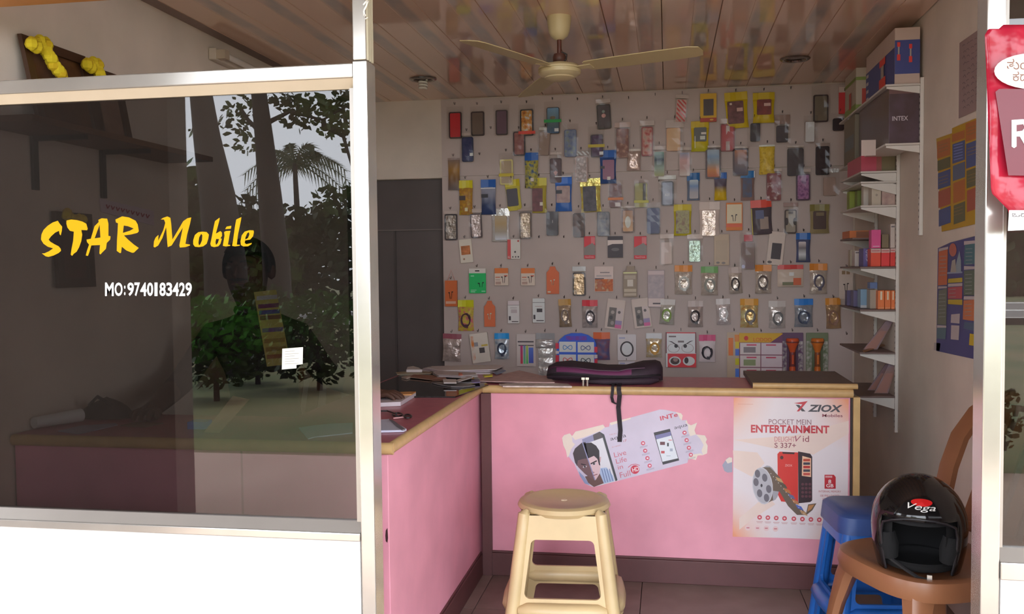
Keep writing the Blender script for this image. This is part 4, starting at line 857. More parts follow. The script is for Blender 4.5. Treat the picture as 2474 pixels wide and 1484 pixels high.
MB().prism([at(*q, X=XP) for q in ((2266,600),(2296,586),(2358,570),(2354,836),(2354,868),(2262,848))], (0.001,0,0), A7(62,62,104)).build('sheet', t)
pr = Print(wprint(0)); WHp = A7(158,148,148)
for q, c in ((((2268,608),(2266,690),(2288,688),(2290,602)),A7(164,88,56)), (((2268,702),(2264,784),(2286,786),(2288,697)),A7(92,96,84)), (((2264,792),(2263,818),(2284,820),(2286,792)),A7(74,96,104)),
             (((2331,592),(2329,640),(2356,638),(2358,588)),A7(60,96,104)), (((2329,654),(2328,714),(2355,714),(2356,652)),A7(76,88,76)), (((2328,726),(2326,772),(2353,776),(2355,724)),A7(164,96,60)), (((2330,778),(2328,794),(2353,800),(2353,780)),A7(66,84,104)),
             (((2290,695),(2290,722),(2324,722),(2325,692)),A7(150,66,72)), (((2291,674),(2290,684),(2325,682),(2325,671)),A7(160,140,40)), (((2290,724),(2290,735),(2325,737),(2325,724)),A7(160,140,40)), (((2291,686),(2290,693),(2325,691),(2325,684)),WHp),
             (((2268,601),(2268,608),(2290,603),(2291,596)),WHp), (((2329,583),(2329,592),(2358,588),(2358,581)),WHp), (((2329,643),(2329,652),(2357,650),(2357,644)),WHp), (((2329,716),(2328,724),(2355,724),(2355,716)),WHp), (((2267,692),(2266,698),(2288,696),(2288,692)),WHp), (((2264,786),(2264,792),(2286,792),(2286,787)),WHp),
             (((2298,760),(2297,780),(2318,782),(2319,758)),WHp), (((2298,786),(2297,820),(2316,822),(2318,787)),WHp), (((2343,806),(2341,834),(2354,836),(2355,808)),A7(170,146,30))):
    pr.poly(list(q), c, 0.0003)
# two figures under an orange fruit-like disc, as simple coloured shapes
pr.ell(2302,604,9,16,A7(150,84,70),0.0006); pr.poly([(2306,658),(2312,628),(2318,606),(2322,630),(2322,658)],A7(120,132,140),0.0008); pr.poly([(2296,658),(2300,630),(2308,626),(2310,658)],A7(140,134,124),0.0009)
pr.poly([(2288,658),(2288,662),(2325,660),(2325,656)], A7(120,130,150), 0.0007)
for bx, by, n_ in ((2270,620,6),(2268,712,7),(2333,602,5),(2332,664,6),(2331,736,4),(2293,700,3)):
    for k in range(n_): pr.line([(bx, by+k*9), (bx+16, by-1+k*9)], 1.3, A7(130,130,130), 0.0011)
pr.mb.build('print', t)
t = thing('wall_notice', 'pale handwritten notice sheet high on the right wall', 'notice', at(2345, 290, X=XP))
MB().prism([at(*q, X=XP) for q in ((2318,104),(2372,66),(2368,262),(2316,286))], (0.001,0,0), A7(128,108,106)).build('sheet', t)
pr = Print(wprint(0)); r_ = random.Random(3)
for k in range(11):
    y0 = 112+k*15
    for s_ in range(4):
        xa = 2326+s_*10+r_.uniform(-2,2); pr.line([(xa, y0-s_*6), (xa+4, y0-s_*6-5+r_.uniform(-3,3)), (xa+7, y0-s_*6-2+r_.uniform(-3,3))], 1.2, A7(84,70,76))
pr.mb.build('handwriting', t)
tag(MB().prism([at(*q, X=XP) for q in ((2257,828),(2272,830),(2270,848),(2256,846))], (0.001,0,0), A7(150,140,138)).build('wall_sticker'), 'tiny white sticker at the lower corner of the blue poster', 'sticker')
# ------------------------------------------------------------------ posters on the counter front
YP = 3.5978
def cpr(ox, oy, s_): return lambda x, y, l=0: at(ox+x/s_, oy+y/s_, Y=YP-0.0016-l)
g = lambda *c: mat(c, 0.35)
t = thing('torn_phone_poster', 'torn slanting white phone poster with a man and the words Live Life in Full HD', 'poster', at(1530, 1170, Y=YP))
fn = cpr(1340, 960, 5.89)
out = [(105,580),(135,540),(215,515),(245,550),(290,535),(295,490),(690,390),(720,430),(775,420),(785,365),(880,340),(1085,290),(1500,175),(1575,180),(1720,210),(1800,230),(1822,262),(1810,330),(1880,325),(1895,375),(1940,400),(2028,362),(1990,470),(2012,530),(2140,545),(2168,600),(2150,640),(2178,690),(2170,800),(2110,825),(2035,830),(2010,895),(1955,880),(1900,885),(1890,935),(900,1190),(560,1278),(530,1275),(430,1230),(350,1100),(280,950),(200,845),(180,860),(160,760),(125,690)]
MB().prism([fn(*p) for p in out], (0, 0.001, 0), mat((214,205,224),0.35,pat='grain',scale=6)).build('sheet', t)
pr = Print(lambda x, y, l=0: fn(x, y, 0.0005+l))
cr = g(236,222,208)
for q in ([(105,580),(135,540),(215,515),(245,550),(255,640),(290,670),(235,740),(205,830),(180,860),(160,760),(125,690)], [(295,490),(690,390),(715,430),(650,480),(420,570),(290,610),(245,560)], [(785,365),(1085,290),(1080,310),(960,350),(800,400)],
          [(1720,210),(1800,230),(1822,262),(1810,330),(1780,300),(1760,250)], [(1880,325),(1895,375),(1940,400),(2028,362),(1990,470),(2012,530),(1930,555),(1900,480),(1900,400),(1860,350)], [(2012,530),(2140,545),(2168,600),(2150,640),(2178,690),(2170,800),(2110,825),(2090,760),(2120,680),(2070,590)], [(2035,830),(2010,895),(1955,880),(1900,885),(1930,820),(2080,800),(2110,825)]):
    pr.poly(q, cr)
# phone frame round the man's portrait
pr.poly([(390,600),(640,490),(705,530),(895,1180),(900,1190),(560,1278),(530,1240)], g(226,226,232), 0.0002)
pr.poly([(390,600),(545,535),(560,620),(405,675)], g(150,150,184), 0.0004); pr.poly([(545,535),(640,490),(705,530),(690,575),(560,620)], g(92,86,92), 0.0004)
pr.poly([(640,490),(705,530),(895,1180),(872,1195),(690,575)], g(72,76,80), 0.0005)
pr.poly([(690,575),(872,1195),(862,1190),(683,580)], g(110,112,116), 0.0006)
# portrait: shirt, neck, face halves, hair, features
pr.poly([(340,1050),(420,1130),(500,1250),(430,1230),(360,1120)], g(150,164,204), 0.0004)
pr.poly([(650,1010),(740,1000),(830,1120),(850,1195),(700,1232),(640,1120)], g(176,196,226), 0.0006)
for k in range(4): pr.line([(670+k*36, 1020), (720+k*36, 1215-k*8)], 10, g(104,124,172), 0.0008)
pr.poly([(430,1130),(640,1080),(700,1225),(560,1278),(480,1220)], g(112,86,84), 0.0007)
pr.poly([(290,930),(300,860),(400,820),(455,850),(575,1185),(520,1160),(430,1090),(340,1000)], g(120,92,96), 0.0010)
pr.poly([(455,850),(560,820),(640,880),(650,1000),(640,1090),(590,1170),(575,1185)], g(226,196,200), 0.0010)
pr.poly([(260,800),(290,730),(390,645),(440,640),(480,870),(400,880),(330,900),(320,980),(290,930)], g(72,64,70), 0.0013)
pr.poly([(400,660),(520,645),(590,690),(635,760),(640,900),(650,975),(630,960),(610,880),(560,835),(480,870)], g(58,54,60), 0.0013)
pr.poly([(640,850),(662,850),(655,920),(640,930)], g(214,180,184), 0.0012)
pr.line([(395,640),(470,870),(575,1180)], 14, g(150,152,190), 0.0016)
pr.line([(375,950),(445,968)], 16, g(52,42,46), 0.0015); pr.line([(512,950),(600,905)], 18, g(52,42,46), 0.0015)
for ex, ey in ((430,990),(560,950)):
    pr.ell(ex, ey, 30, 14, g(200,190,196), 0.0017, rot=-0.3); pr.ell(ex, ey, 14, 13, g(40,34,40), 0.0019)
pr.poly([(515,1000),(545,1060),(575,1070),(540,1085),(520,1060)], g(160,124,126), 0.0015); pr.line([(550,1115),(610,1095)], 12, g(150,96,104), 0.0017)
# lettering, slanting with the sheet
def slant(x, y, wd, h, a=-0.245): return ((x, y), (x+wd*math.cos(a), y+wd*math.sin(a)), (x+h*0.22, y+h*0.97))
rd = g(206,76,96); dk = g(84,78,92); lr = g(206,150,156)
pr.text('INTe', slant(1495,275,255,62), rd, 0.0006, bold=0.02)
pr.text('aqua', slant(1700,425,190,48), dk, 0.0006); pr.text('aqua', slant(790,585,230,52), dk, 0.0006)
pr.text('i7', slant(975,610,50,30), g(200,110,120), 0.0006); pr.text('THE ALL', slant(775,530,110,18), lr, 0.0006); pr.text('IS HERE!', slant(815,705,130,18), lr, 0.0006)
pr.text('Live', slant(838,790,175,72), g(206,120,136), 0.0006); pr.text('Life', slant(865,880,155,72), g(206,120,136), 0.0006)
pr.text('in', slant(893,972,72,60), g(206,120,136), 0.0006); pr.text('Full', slant(920,1075,150,78), g(206,120,136), 0.0006)
pr.ell(1143,1030,62,62,g(206,60,84),0.0006, rot=0.2); pr.text('HD', slant(1098,1008,96,62), g(240,226,232), 0.0010, bold=0.02)
pr.line([(1045,1000),(1090,962),(1150,952),(1212,972)], 8, g(206,80,100), 0.0006)
pr.poly([(1408,505),(1640,450),(1772,900),(1540,962)], g(62,62,70), 0.0006); pr.poly([(1446,600),(1660,545),(1755,870),(1535,920)], g(228,234,242), 0.0009)
pr.poly([(1430,545),(1648,490),(1660,545),(1448,602)], g(128,128,176), 0.0009)
for q, c in (((1500,635,1570,680),g(112,70,80)), ((1600,650,1625,700),g(70,80,84)), ((1515,765,1565,800),g(196,90,96)), ((1640,730,1680,770),g(170,180,200)), ((1620,605,1670,615),g(214,110,120)), ((1590,830,1650,840),g(180,190,200))): pr.rect(*q, c, 0.0012)
for x, y in ((1258,655),(1288,762),(1320,868),(1352,975),(1848,505),(1878,612),(1910,720),(1938,820)):
    pr.ell(x, y, 30, 30, g(214,96,120), 0.0006); pr.ell(x+2, y, 15, 12, g(244,228,234), 0.0009)
    for k in range(2): pr.line([(x-45, y+55+k*14), (x+65, y+28+k*14)], 5, g(160,150,170), 0.0006)
pr.mb.build('print', t)

t = thing('feature_phone_poster', 'white and orange phone poster reading POCKET MEIN ENTERTAINMENT', 'poster', at(1910, 1300, Y=YP))
fn2 = cpr(1740, 940, 3.906)
pm_ = bpy.data.materials.new('poster_paper'); pm_.use_nodes = True
n = pm_.node_tree.nodes; L = pm_.node_tree.links; b = n['Principled BSDF']; b.inputs['Roughness'].default_value = 0.35
tc = n.new('ShaderNodeTexCoord'); vm = n.new('ShaderNodeVectorMath'); vm.operation = 'SUBTRACT'; vm.inputs[1].default_value = (0.5, 0.5, 0.5)
L.new(tc.outputs['Generated'], vm.inputs[0]); sp = n.new('ShaderNodeSeparateXYZ'); L.new(vm.outputs[0], sp.inputs[0])
ml = n.new('ShaderNodeMath'); ml.operation = 'MULTIPLY'; L.new(sp.outputs['X'], ml.inputs[0]); L.new(sp.outputs['Z'], ml.inputs[1])
ab = n.new('ShaderNodeMath'); ab.operation = 'ABSOLUTE'; L.new(ml.outputs[0], ab.inputs[0])
rp = n.new('ShaderNodeValToRGB'); L.new(ab.outputs[0], rp.inputs['Fac']); e = rp.color_ramp.elements
e[0].position = 0.06; e[0].color = (*lin((232,222,226)),1); e[1].position = 0.235; e[1].color = (*lin((236,160,124)),1); q = e.new(0.14); q.color = (*lin((234,208,202)),1)
L.new(rp.outputs[0], b.inputs['Base Color'])
MB().prism([fn2(*p) for p in ((128,82),(1213,95),(1208,760),(1200,1432),(640,1408),(118,1395))], (0, 0.001, 0), pm_).build('sheet', t)
pr = Print(lambda x, y, l=0: fn2(x, y, 0.0005+l))
gr, rd, or_ = g(84,82,88), g(200,66,76), g(236,214,204)
for q in ([(130,480),(700,440),(1213,300),(1213,420),(880,620),(500,560)], [(120,580),(350,600),(420,700),(300,830),(130,740)], [(180,1220),(440,1000),(520,1090),(300,1230),(180,1330)]): pr.poly(q, or_, 0)
def R4(x0, y0, x1, y1): return ((x0,y0),(x1,y0+(x1-x0)*0.012),(x0,y1))
pr.text('ZIOX', R4(825,148,1155,216), gr, 0.0004, bold=0.035, shear=0.25); pr.text('Mobiles', R4(963,236,1155,265), g(150,84,96), 0.0004, bold=0.01)
pr.poly([(695,135),(825,115),(745,212),(722,212),(775,145)], rd, 0.0006); pr.poly([(712,150),(745,150),(805,212),(772,212)], gr, 0.0004)
pr.text('POCKET MEIN', R4(458,285,860,334), g(150,110,116), 0.0004); pr.text('ENTERTAINMENT', R4(290,338,1030,412), rd, 0.0004, bold=0.03)
pr.text('DELIGHT', R4(512,450,705,497), g(206,130,136), 0.0004); pr.text('V', R4(705,442,765,498), g(170,90,110), 0.0004, shear=0.3); pr.text('id', R4(780,442,838,499), g(150,70,84), 0.0004)
pr.text('S 337+', R4(512,508,715,556), g(150,84,96), 0.0004, bold=0.01); pr.line([(165,142),(310,145)], 3, g(210,150,130), 0.0004)
# phone: red back, black front with screen and keys
pr.poly([(540,615),(560,592),(735,600),(735,1078),(575,1062),(545,1000)], g(216,60,54), 0.0004); pr.poly([(585,595),(702,600),(700,616),(590,612)], g(60,40,44), 0.0006)
pr.ell(581,648,16,17,g(84,50,50),0.0006); pr.text('ZIOX', R4(612,712,680,732), g(240,200,196), 0.0006)
pr.poly([(735,590),(850,612),(868,640),(868,1052),(850,1068),(738,1080)], g(62,46,52), 0.0005); pr.poly([(775,632),(857,655),(857,832),(770,820)], g(240,196,164), 0.0008)
for k, c in enumerate((g(190,80,60), g(70,66,80), g(190,60,56), g(80,74,86), g(200,90,80))): pr.rect(784, 660+k*33, 848, 684+k*33, c, 0.0010)
for r_ in range(4):
    for c_ in range(3): pr.ell(778+c_*34, 900+r_*38, 14, 13, g(104,66,74), 0.0010, n=10)
# film reel and strip
pr.ell(470,890,80,170,g(170,168,176),0.0006,rot=-0.18); pr.poly([(400,740),(470,740),(560,830),(650,980),(740,1110),(812,1170),(830,1090),(908,1080),(870,1145),(815,1190),(725,1190),(640,1105),(560,970),(490,960),(500,1050),(440,1080)], g(112,96,84), 0.0008)
for k, c in enumerate((g(196,160,110), g(96,84,70), g(190,120,70), g(110,110,150), g(190,130,90), g(90,110,190), g(190,150,110))):
    x, y = 520+k*38, 830+k*52; pr.poly([(x,y),(x+55,y+20),(x+78,y+58),(x+22,y+38)], c, 0.0010)
pr.poly([(835,1100),(890,1090),(860,1135),(822,1160)], g(196,140,90), 0.0010)
for k in range(14): pr.ell(478+k*24, 800+k*29, 4, 4, g(236,232,228), 0.0012, n=6)
pr.ell(400,915,96,176,g(206,204,210),0.0012,rot=-0.12); pr.ell(400,915,88,166,g(186,184,192),0.0014,rot=-0.12)
for x, y in ((352,800),(420,838),(458,945),(437,1028),(372,985),(338,880)): pr.ell(x, y, 25, 38, g(112,108,118), 0.0016, rot=-0.12)
pr.ell(390,912,10,16,g(70,66,74),0.0016)
# memory card sign and small print
pr.poly([(985,810),(1072,810),(1090,832),(1090,942),(985,942)], g(200,56,66), 0.0004); pr.text('8', R4(1020,856,1048,892), g(244,232,232), 0.0006, bold=0.02); pr.text('GB', R4(1000,896,1070,930), g(244,232,232), 0.0006, bold=0.02)
for k in range(6): pr.rect(995+k*11, 820, 1001+k*11, 838, g(244,220,220), 0.0006)
for s_, q in (('INTERNAL MEMORY', R4(930,958,1140,976)), ('100 PRE-LOADED', R4(945,998,1125,1018)), ('VIDEO SONGS', R4(962,1028,1110,1048))): pr.text(s_, q, g(196,110,116), 0.0004)
for k, x in enumerate((372,450,529,607,695,776,856,935)):
    y = 1212+k*3.4; pr.ell(x, y, 22, 22, g(206,84,96), 0.0004); pr.ell(x, y, 10, 9, g(240,200,204), 0.0006); pr.line([(x-30, y+40), (x+30, y+41)], 5, g(206,160,160), 0.0004); pr.line([(x-24, y+50), (x+24, y+51)], 4, g(206,160,160), 0.0004)
for x, y in ((262,1312),(352,1315),(435,1316),(522,1322)): pr.ell(x, y, 26, 26, g(236,206,206), 0.0004); pr.rect(x-14, y-6, x+14, y+4, g(206,120,130), 0.0006)
pr.ell(1032,1312,18,36,rd,0.0004)
pr.mb.build('print', t)
t = thing('paper_scrap', 'small torn grey and cream paper scrap left of the orange poster', 'paper scrap', at(1757, 1140, Y=YP))
MB().prism([fn2(*p) for p in ((20,720),(40,690),(60,660),(85,645),(112,650),(114,785),(70,790),(40,775))], (0,0.0008,0), g(166,166,186)).build('scrap', t)
MB().prism([fn2(*p, 0.001) for p in ((50,672),(85,645),(112,650),(112,690),(70,705))], (0,0.0006,0), cr).build('torn_edge', t)

# ------------------------------------------------------------------ lettering on the dark pane
YG = 2.1545
def lp(ox): return lambda x, y, l=0: at(ox+x/4.946, 480+y/4.946, Y=YG-l)
S_ = [(690,265),(712,300),(742,335),(738,385),(725,440),(712,425),(705,385),(660,405),(610,450),(580,490),(600,515),(650,545),(700,570),(725,600),(728,625),(700,650),(640,680),(580,697),(545,690),(500,655),(530,655),(585,630),(635,595),(570,575),(520,540),(490,490),(495,430),(520,375),(570,325),(630,285)]
T_ = [(795,262),(850,250),(920,257),(985,275),(1030,300),(1048,360),(1040,378),(970,375),(982,430),(970,510),(945,580),(915,635),(880,660),(862,685),(845,670),(855,600),(875,500),(882,395),(835,385),(805,345),(793,300)]
A_ = keyhole([(1175,255),(1215,235),(1280,240),(1295,300),(1295,445),(1320,450),(1315,490),(1275,530),(1265,600),(1220,645),(1200,668),(1187,655),(1195,555),(1090,560),(1065,645),(1050,685),(1025,680),(1040,620),(1065,550),(1040,520),(1033,490),(1085,480),(1130,330),(1180,280)], [(1190,310),(1200,465),(1130,475)])
R_ = keyhole([(1380,250),(1460,212),(1540,225),(1620,265),(1645,310),(1658,390),(1640,410),(1560,430),(1480,440),(1530,490),(1600,550),(1658,590),(1600,645),(1580,648),(1510,620),(1455,575),(1445,650),(1430,650),(1395,625),(1398,500),(1405,400),(1410,295),(1385,285)], [(1478,322),(1530,330),(1598,358),(1550,385),(1468,410)])
M_ = [(1920,250),(1950,230),(2000,213),(2035,230),(2045,300),(2060,490),(2120,390),(2190,270),(2240,235),(2285,225),(2270,300),(2235,430),(2215,540),(2270,550),(2270,560),(2215,580),(2150,585),(2143,560),(2160,470),(2185,345),(2100,480),(2050,560),(2005,580),(2000,540),(1985,340),(1940,470),(1890,560),(1850,585),(1835,575),(1840,510),(1860,465),(1893,435),(1890,505),(1950,380),(1975,290),(1960,250)]
O_ = keyhole([(330,500),(350,435),(390,402),(440,395),(490,400),(517,430),(510,480),(490,540),(450,570),(400,580),(350,575),(330,545)], [(425,420),(440,440),(435,500),(415,545),(400,560),(392,530),(400,465)])
B_ = keyhole([(535,540),(550,470),(575,340),(590,270),(645,228),(645,250),(600,420),(655,388),(672,405),(674,445),(655,475),(672,480),(655,540),(630,570),(580,580),(545,570)], [(604,482),(640,484),(625,530),(602,555),(595,520)])
I_ = [(700,400),(720,388),(775,385),(765,430),(745,550),(775,555),(770,565),(720,572),(685,565),(690,530),(705,440),(700,410)]
D_ = [(712,365),(730,335),(785,325),(780,360)]
L_ = [(830,330),(845,250),(905,222),(900,260),(865,430),(850,550),(890,553),(885,563),(830,572),(795,565),(805,510)]
E_ = keyhole([(895,510),(910,440),(945,395),(1000,378),(1050,380),(1055,400),(1045,450),(1010,490),(950,500),(945,530),(965,545),(1010,535),(1030,530),(1025,545),(985,570),(930,572),(900,555)], [(995,400),(1002,430),(985,470),(952,490),(955,460),(975,415)])
vy = mat((216, 164, 0), 0.6, spec=0.15)
t = thing('window_lettering', 'big yellow brush letters STAR Mobile on the dark window', 'lettering', at(350, 610, Y=YG))
for pts, ox in ((S_,0),(T_,0),(A_,0),(R_,0),(M_,0),(O_,400),(B_,400),(I_,400),(D_,400),(L_,400),(E_,400)):
    MB().prism([lp(ox)(*p) for p in pts], (0, 0.0004, 0), vy).build('letter', t)
t = thing('window_lettering', 'small white phone number MO:9740183429 under the yellow letters', 'lettering', at(357, 717, Y=YG))
pr = Print(lp(0)); vw = mat((246,244,242), 0.4)
for i, (s_, x0, x1) in enumerate((('M',1255,1358),('O',1370,1465),(':',1482,1500),('9',1522,1600),('7',1606,1672),('4',1676,1752),('0',1757,1830),('1',1846,1882),('8',1905,1980),('3',1987,2058),('4',2063,2136),('2',2141,2212),('9',2216,2292))):
    pr = Print(lp(0)); yb_, yt = (1165, 1003) if s_ != ':' else (1155, 1040)
    pr.text(s_, ((x0, yt), (x1, yt), (x0, yb_)), vw, 0, bold=0.025); pr.mb.build('character', t)
# ------------------------------------------------------------------ plastic stools
def make_stool(name, label, loc, rotz, m, hh=0.46, at_=0.138, ab_=0.192, round_seat=True, cat='stool'):
    t = thing(name, label, cat, loc, (0, 0, rotz))
    def hw(z): return ab_ + (at_-ab_)*z/(hh-0.02)
    zt = hh-0.022
    for k in range(4):
        Mk = Matrix.Rotation(k*math.pi/2, 4, 'Z')
        def P(s_, z, d=0.0): return (s_, -hw(z)+d, z)
        def arc(cx, cz, r, a0, a1, n_=4): return [(cx+r*math.cos(math.radians(a0+(a1-a0)*i/n_)), cz+r*math.sin(math.radians(a0+(a1-a0)*i/n_))) for i in range(n_+1)]
        z0 = 0.105
        outer = [(-hw(0)+0.004, 0), (-hw(0)+0.062, 0)] + arc(-hw(z0)+0.085, z0-0.02, 0.02, 180, 90) + arc(hw(z0)-0.085, z0-0.02, 0.02, 90, 0) + [(hw(0)-0.062, 0), (hw(0)-0.004, 0), (hw(zt)-0.002, zt), (-hw(zt)+0.002, zt)]
        za, zb = 0.17, 0.36
        hole = arc(hw(za)-0.065, za+0.02, 0.018, 270, 360) + arc(hw(zb)-0.062, zb-0.018, 0.018, 0, 90) + arc(-hw(zb)+0.062, zb-0.018, 0.018, 90, 180) + arc(-hw(za)+0.065, za+0.02, 0.018, 180, 270)
        ring = keyhole(outer, hole)
        fr = [P(s_, z) for s_, z in ring]
        mb = MB(); n_ = len(fr)
        bk = [P(s_, z, 0.010) for s_, z in ring]
        mb.add([Mk @ Vector(p) for p in fr+bk], [tuple(range(n_)), tuple(reversed(range(n_, 2*n_)))] + [(i, n_+i, n_+(i+1) % n_, (i+1) % n_) for i in range(n_)], m)
        mb.build('side_panel', t, local=True)
        # raised rounded corner leg
        pth = []; rr = []
        for i in range(7):
            z = zt*i/6; pth.append(Mk @ Vector((hw(z)-0.014, -hw(z)+0.014, z))); rr.append(0.022+0.004*(1-i/6))
        pth.append(Mk @ Vector((hw(zt)-0.022, -hw(zt)+0.022, zt+0.010))); rr.append(0.010)
        MB().tube(pth, rr, m, n=10).build('leg', t, local=True, smooth=50)
        # bulged lower rung on the outside
        MB().tube([Mk @ Vector((s_*hw(0.13)*0.82, -hw(0.135)-0.006*(1-abs(s_)), 0.135)) for s_ in (-1,-0.8,-0.4,0,0.4,0.8,1)], [0.012,0.026,0.027,0.027,0.027,0.026,0.012], m, n=8).build('rung', t, local=True, smooth=50)
    if round_seat:
        MB().add([(x, y, zt) for x, y in rrect(2*at_+0.004, 2*at_+0.004, 0.03, 4)], [tuple(range(20))], m).build('seat_deck', t, local=True)
        MB().lathe([(0.135,hh-0.034),(0.150,hh-0.030),(0.158,hh-0.018),(0.152,hh-0.005),(0.140,hh),(0.128,hh+0.0005),(0.118,hh-0.004),(0.0,hh-0.006)], m, n=40, cap=False).build('seat', t, local=True, smooth=40)
        MB().lathe([(0.012,hh-0.006),(0.010,hh-0.004),(0.0,hh-0.0035)], mat((232,214,180),0.4), n=5, cap=False).build('seat_mark', t, local=True)
    else:
        a = rrect(2*at_+0.03, 2*at_+0.03, 0.05, 5); c = rrect(2*at_+0.006, 2*at_+0.006, 0.045, 5); n_ = len(a)
        mb = MB(); mb.add([(x, y, hh-0.06) for x, y in a]+[(x, y, hh-0.015) for x, y in a]+[(x, y, hh) for x, y in c], [(i, (i+1) % n_, n_+(i+1) % n_, n_+i) for i in range(n_)]+[(n_+i, n_+(i+1) % n_, 2*n_+(i+1) % n_, 2*n_+i) for i in range(n_)]+[tuple(range(2*n_, 3*n_))], m)
        mb.build('seat', t, local=True, smooth=40)
    return t
cream = mat((206, 180, 134), 0.38, pat='grain', scale=6)
make_stool('plastic_stool', 'cream plastic stool with round seat in front of the pink counter', (-0.350, 3.06, 0), math.radians(4), cream)
bluep = mat((38, 104, 190), 0.32, pat='grain', scale=5)
bs = make_stool('plastic_stool', 'bright blue plastic stool half hidden behind the brown chair', (0.662, 3.125, 0), math.radians(6), bluep, hh=0.415, at_=0.118, ab_=0.160, round_seat=False)
# a second, duller blue stool nested on the first: only its seat cap shows
t = thing('plastic_stool', 'dull blue plastic stool seat nested on top of the bright blue stool', 'stool', (0.662, 3.125, 0.422), (0, 0, math.radians(6)))
a = rrect(0.270, 0.270, 0.05, 5); c = rrect(0.246, 0.246, 0.045, 5); n_ = len(a); dull = mat((52, 78, 136), 0.45, pat='blotch', rgb2=(60,88,150), scale=12)
MB().add([(x*1.04, y*1.04, -0.03+0.0*x) for x, y in a]+[(x, y, 0.022) for x, y in a]+[(x, y, 0.032) for x, y in c], [(i, (i+1) % n_, n_+(i+1) % n_, n_+i) for i in range(n_)]+[(n_+i, n_+(i+1) % n_, 2*n_+(i+1) % n_, 2*n_+i) for i in range(n_)]+[tuple(range(2*n_, 3*n_))], dull).build('seat', t, local=True, smooth=40)

# ------------------------------------------------------------------ brown plastic chairs
brownp = mat((150, 100, 68), 0.35, pat='blotch', rgb2=(136, 88, 60), scale=5)
def make_chair(label, loc, rotz):
    t = thing('plastic_chair', label, 'chair', loc, (0, 0, rotz)); m = brownp; H_ = 0.43
    # seat: rounded outline, dished, with a rolled apron
    N = 40; ring = []
    for i in range(N):
        a = 2*math.pi*i/N; ca, sa = math.cos(a), math.sin(a)
        ex = 0.62
        ring.append((0.205*math.copysign(abs(ca)**ex, ca), 0.205*math.copysign(abs(sa)**ex, sa)))
    levels = [(1.0, H_-0.055), (1.03, H_-0.03), (1.0, H_-0.004), (0.93, H_+0.002), (0.80, H_-0.006), (0.45, H_-0.013), (0.02, H_-0.014)]
    vs_ = [(x*s_, y*s_, z) for s_, z in levels for x, y in ring]
    fs = [(k*N+i, k*N+(i+1) % N, (k+1)*N+(i+1) % N, (k+1)*N+i) for k in range(len(levels)-1) for i in range(N)]
    MB().add(vs_, fs, m).build('seat', t, local=True, smooth=50)
    for sx in (-1, 1):
        for sy in (-1, 1):
            pth = [Vector((sx*0.150, sy*0.150, H_-0.03)), Vector((sx*0.165, sy*0.165, H_-0.09)), Vector((sx*0.178, sy*0.180, H_-0.17)), Vector((sx*0.190, sy*0.198, 0.15)), Vector((sx*0.200, sy*0.212, 0.0))]
            wd = [0.062, 0.052, 0.040, 0.032, 0.026]
            vs_ = []; fs = []
            prof = [(-1,-0.1),(-0.7,-0.75),(0.0,-1.0),(0.35,-0.7),(0.35,0.1),(0.0,0.35),(-0.75,0.35)]   # C-section turned to the corner
            M2 = Matrix.Rotation(math.atan2(sy, sx)+math.pi*3/4, 3, 'Z')
            for q, ww in zip(pth, wd):
                for px, py in prof:
                    v = M2 @ Vector((-px*ww*0.9, -py*ww*0.9, 0)); vs_.append(q+v)
            k = len(prof)
            for i in range(len(pth)-1):
                for j in range(k): fs.append((i*k+j, i*k+(j+1) % k, (i+1)*k+(j+1) % k, (i+1)*k+j))
            fs.append(tuple(range(k))); fs.append(tuple(range((len(pth)-1)*k, len(pth)*k)))
            MB().add(vs_, fs, m).build('leg', t, local=True, smooth=45)
    for sx in (-1, 1):
        pth = [(sx*0.175, 0.165, H_-0.02), (sx*0.180, 0.195, H_+0.09), (sx*0.183, 0.225, H_+0.20), (sx*0.180, 0.26, H_+0.29), (sx*0.165, 0.305, H_+0.36), (sx*0.13, 0.335, H_+0.40)]
        vs_ = []; fs = []
        prof = [(-0.030,-0.012),(0.0,-0.016),(0.030,-0.012),(0.030,0.006),(0.018,0.012),(-0.018,0.012),(-0.030,0.006)]
        for i, q in enumerate(pth):
            t_ = Vector(pth[min(i+1, 5)])-Vector(pth[max(i-1, 0)]); t_.normalize(); nx = Vector((1,0,0)); nx = (nx-t_*nx.dot(t_)).normalized(); ny = t_.cross(nx)
            for px, py in prof: vs_.append(Vector(q)+nx*px+ny*py)
        for i in range(5):
            for j in range(7): fs.append((i*7+j, i*7+(j+1) % 7, (i+1)*7+(j+1) % 7, (i+1)*7+j))
        fs += [tuple(range(7)), tuple(range(35, 42))]
        MB().add(vs_, fs, m).build('back_upright', t, local=True, smooth=50)
    MB().tube([(-0.14, 0.33, H_+0.395), (-0.08, 0.345, H_+0.42), (0, 0.35, H_+0.428), (0.08, 0.345, H_+0.42), (0.14, 0.33, H_+0.395)], 0.022, m, n=8).build('top_rail', t, local=True, smooth=60)
    for k in (-1, 0, 1):
        MB().prism([(k*0.075-0.024, 0.195, H_+0.06), (k*0.075+0.024, 0.195, H_+0.06), (k*0.075+0.024, 0.335, H_+0.40), (k*0.075-0.024, 0.335, H_+0.40)], (0, 0.008, 0), m).build('back_slat', t, local=True)
    MB().tube([(-0.17, 0.182, H_+0.05), (0, 0.192, H_+0.055), (0.17, 0.182, H_+0.05)], 0.016, m, n=8).build('lower_rail', t, local=True, smooth=60)
    return t
CHX, CHY = 0.715, 2.675
make_chair('brown plastic chair carrying the black helmet', (CHX, CHY, 0), math.radians(-66))

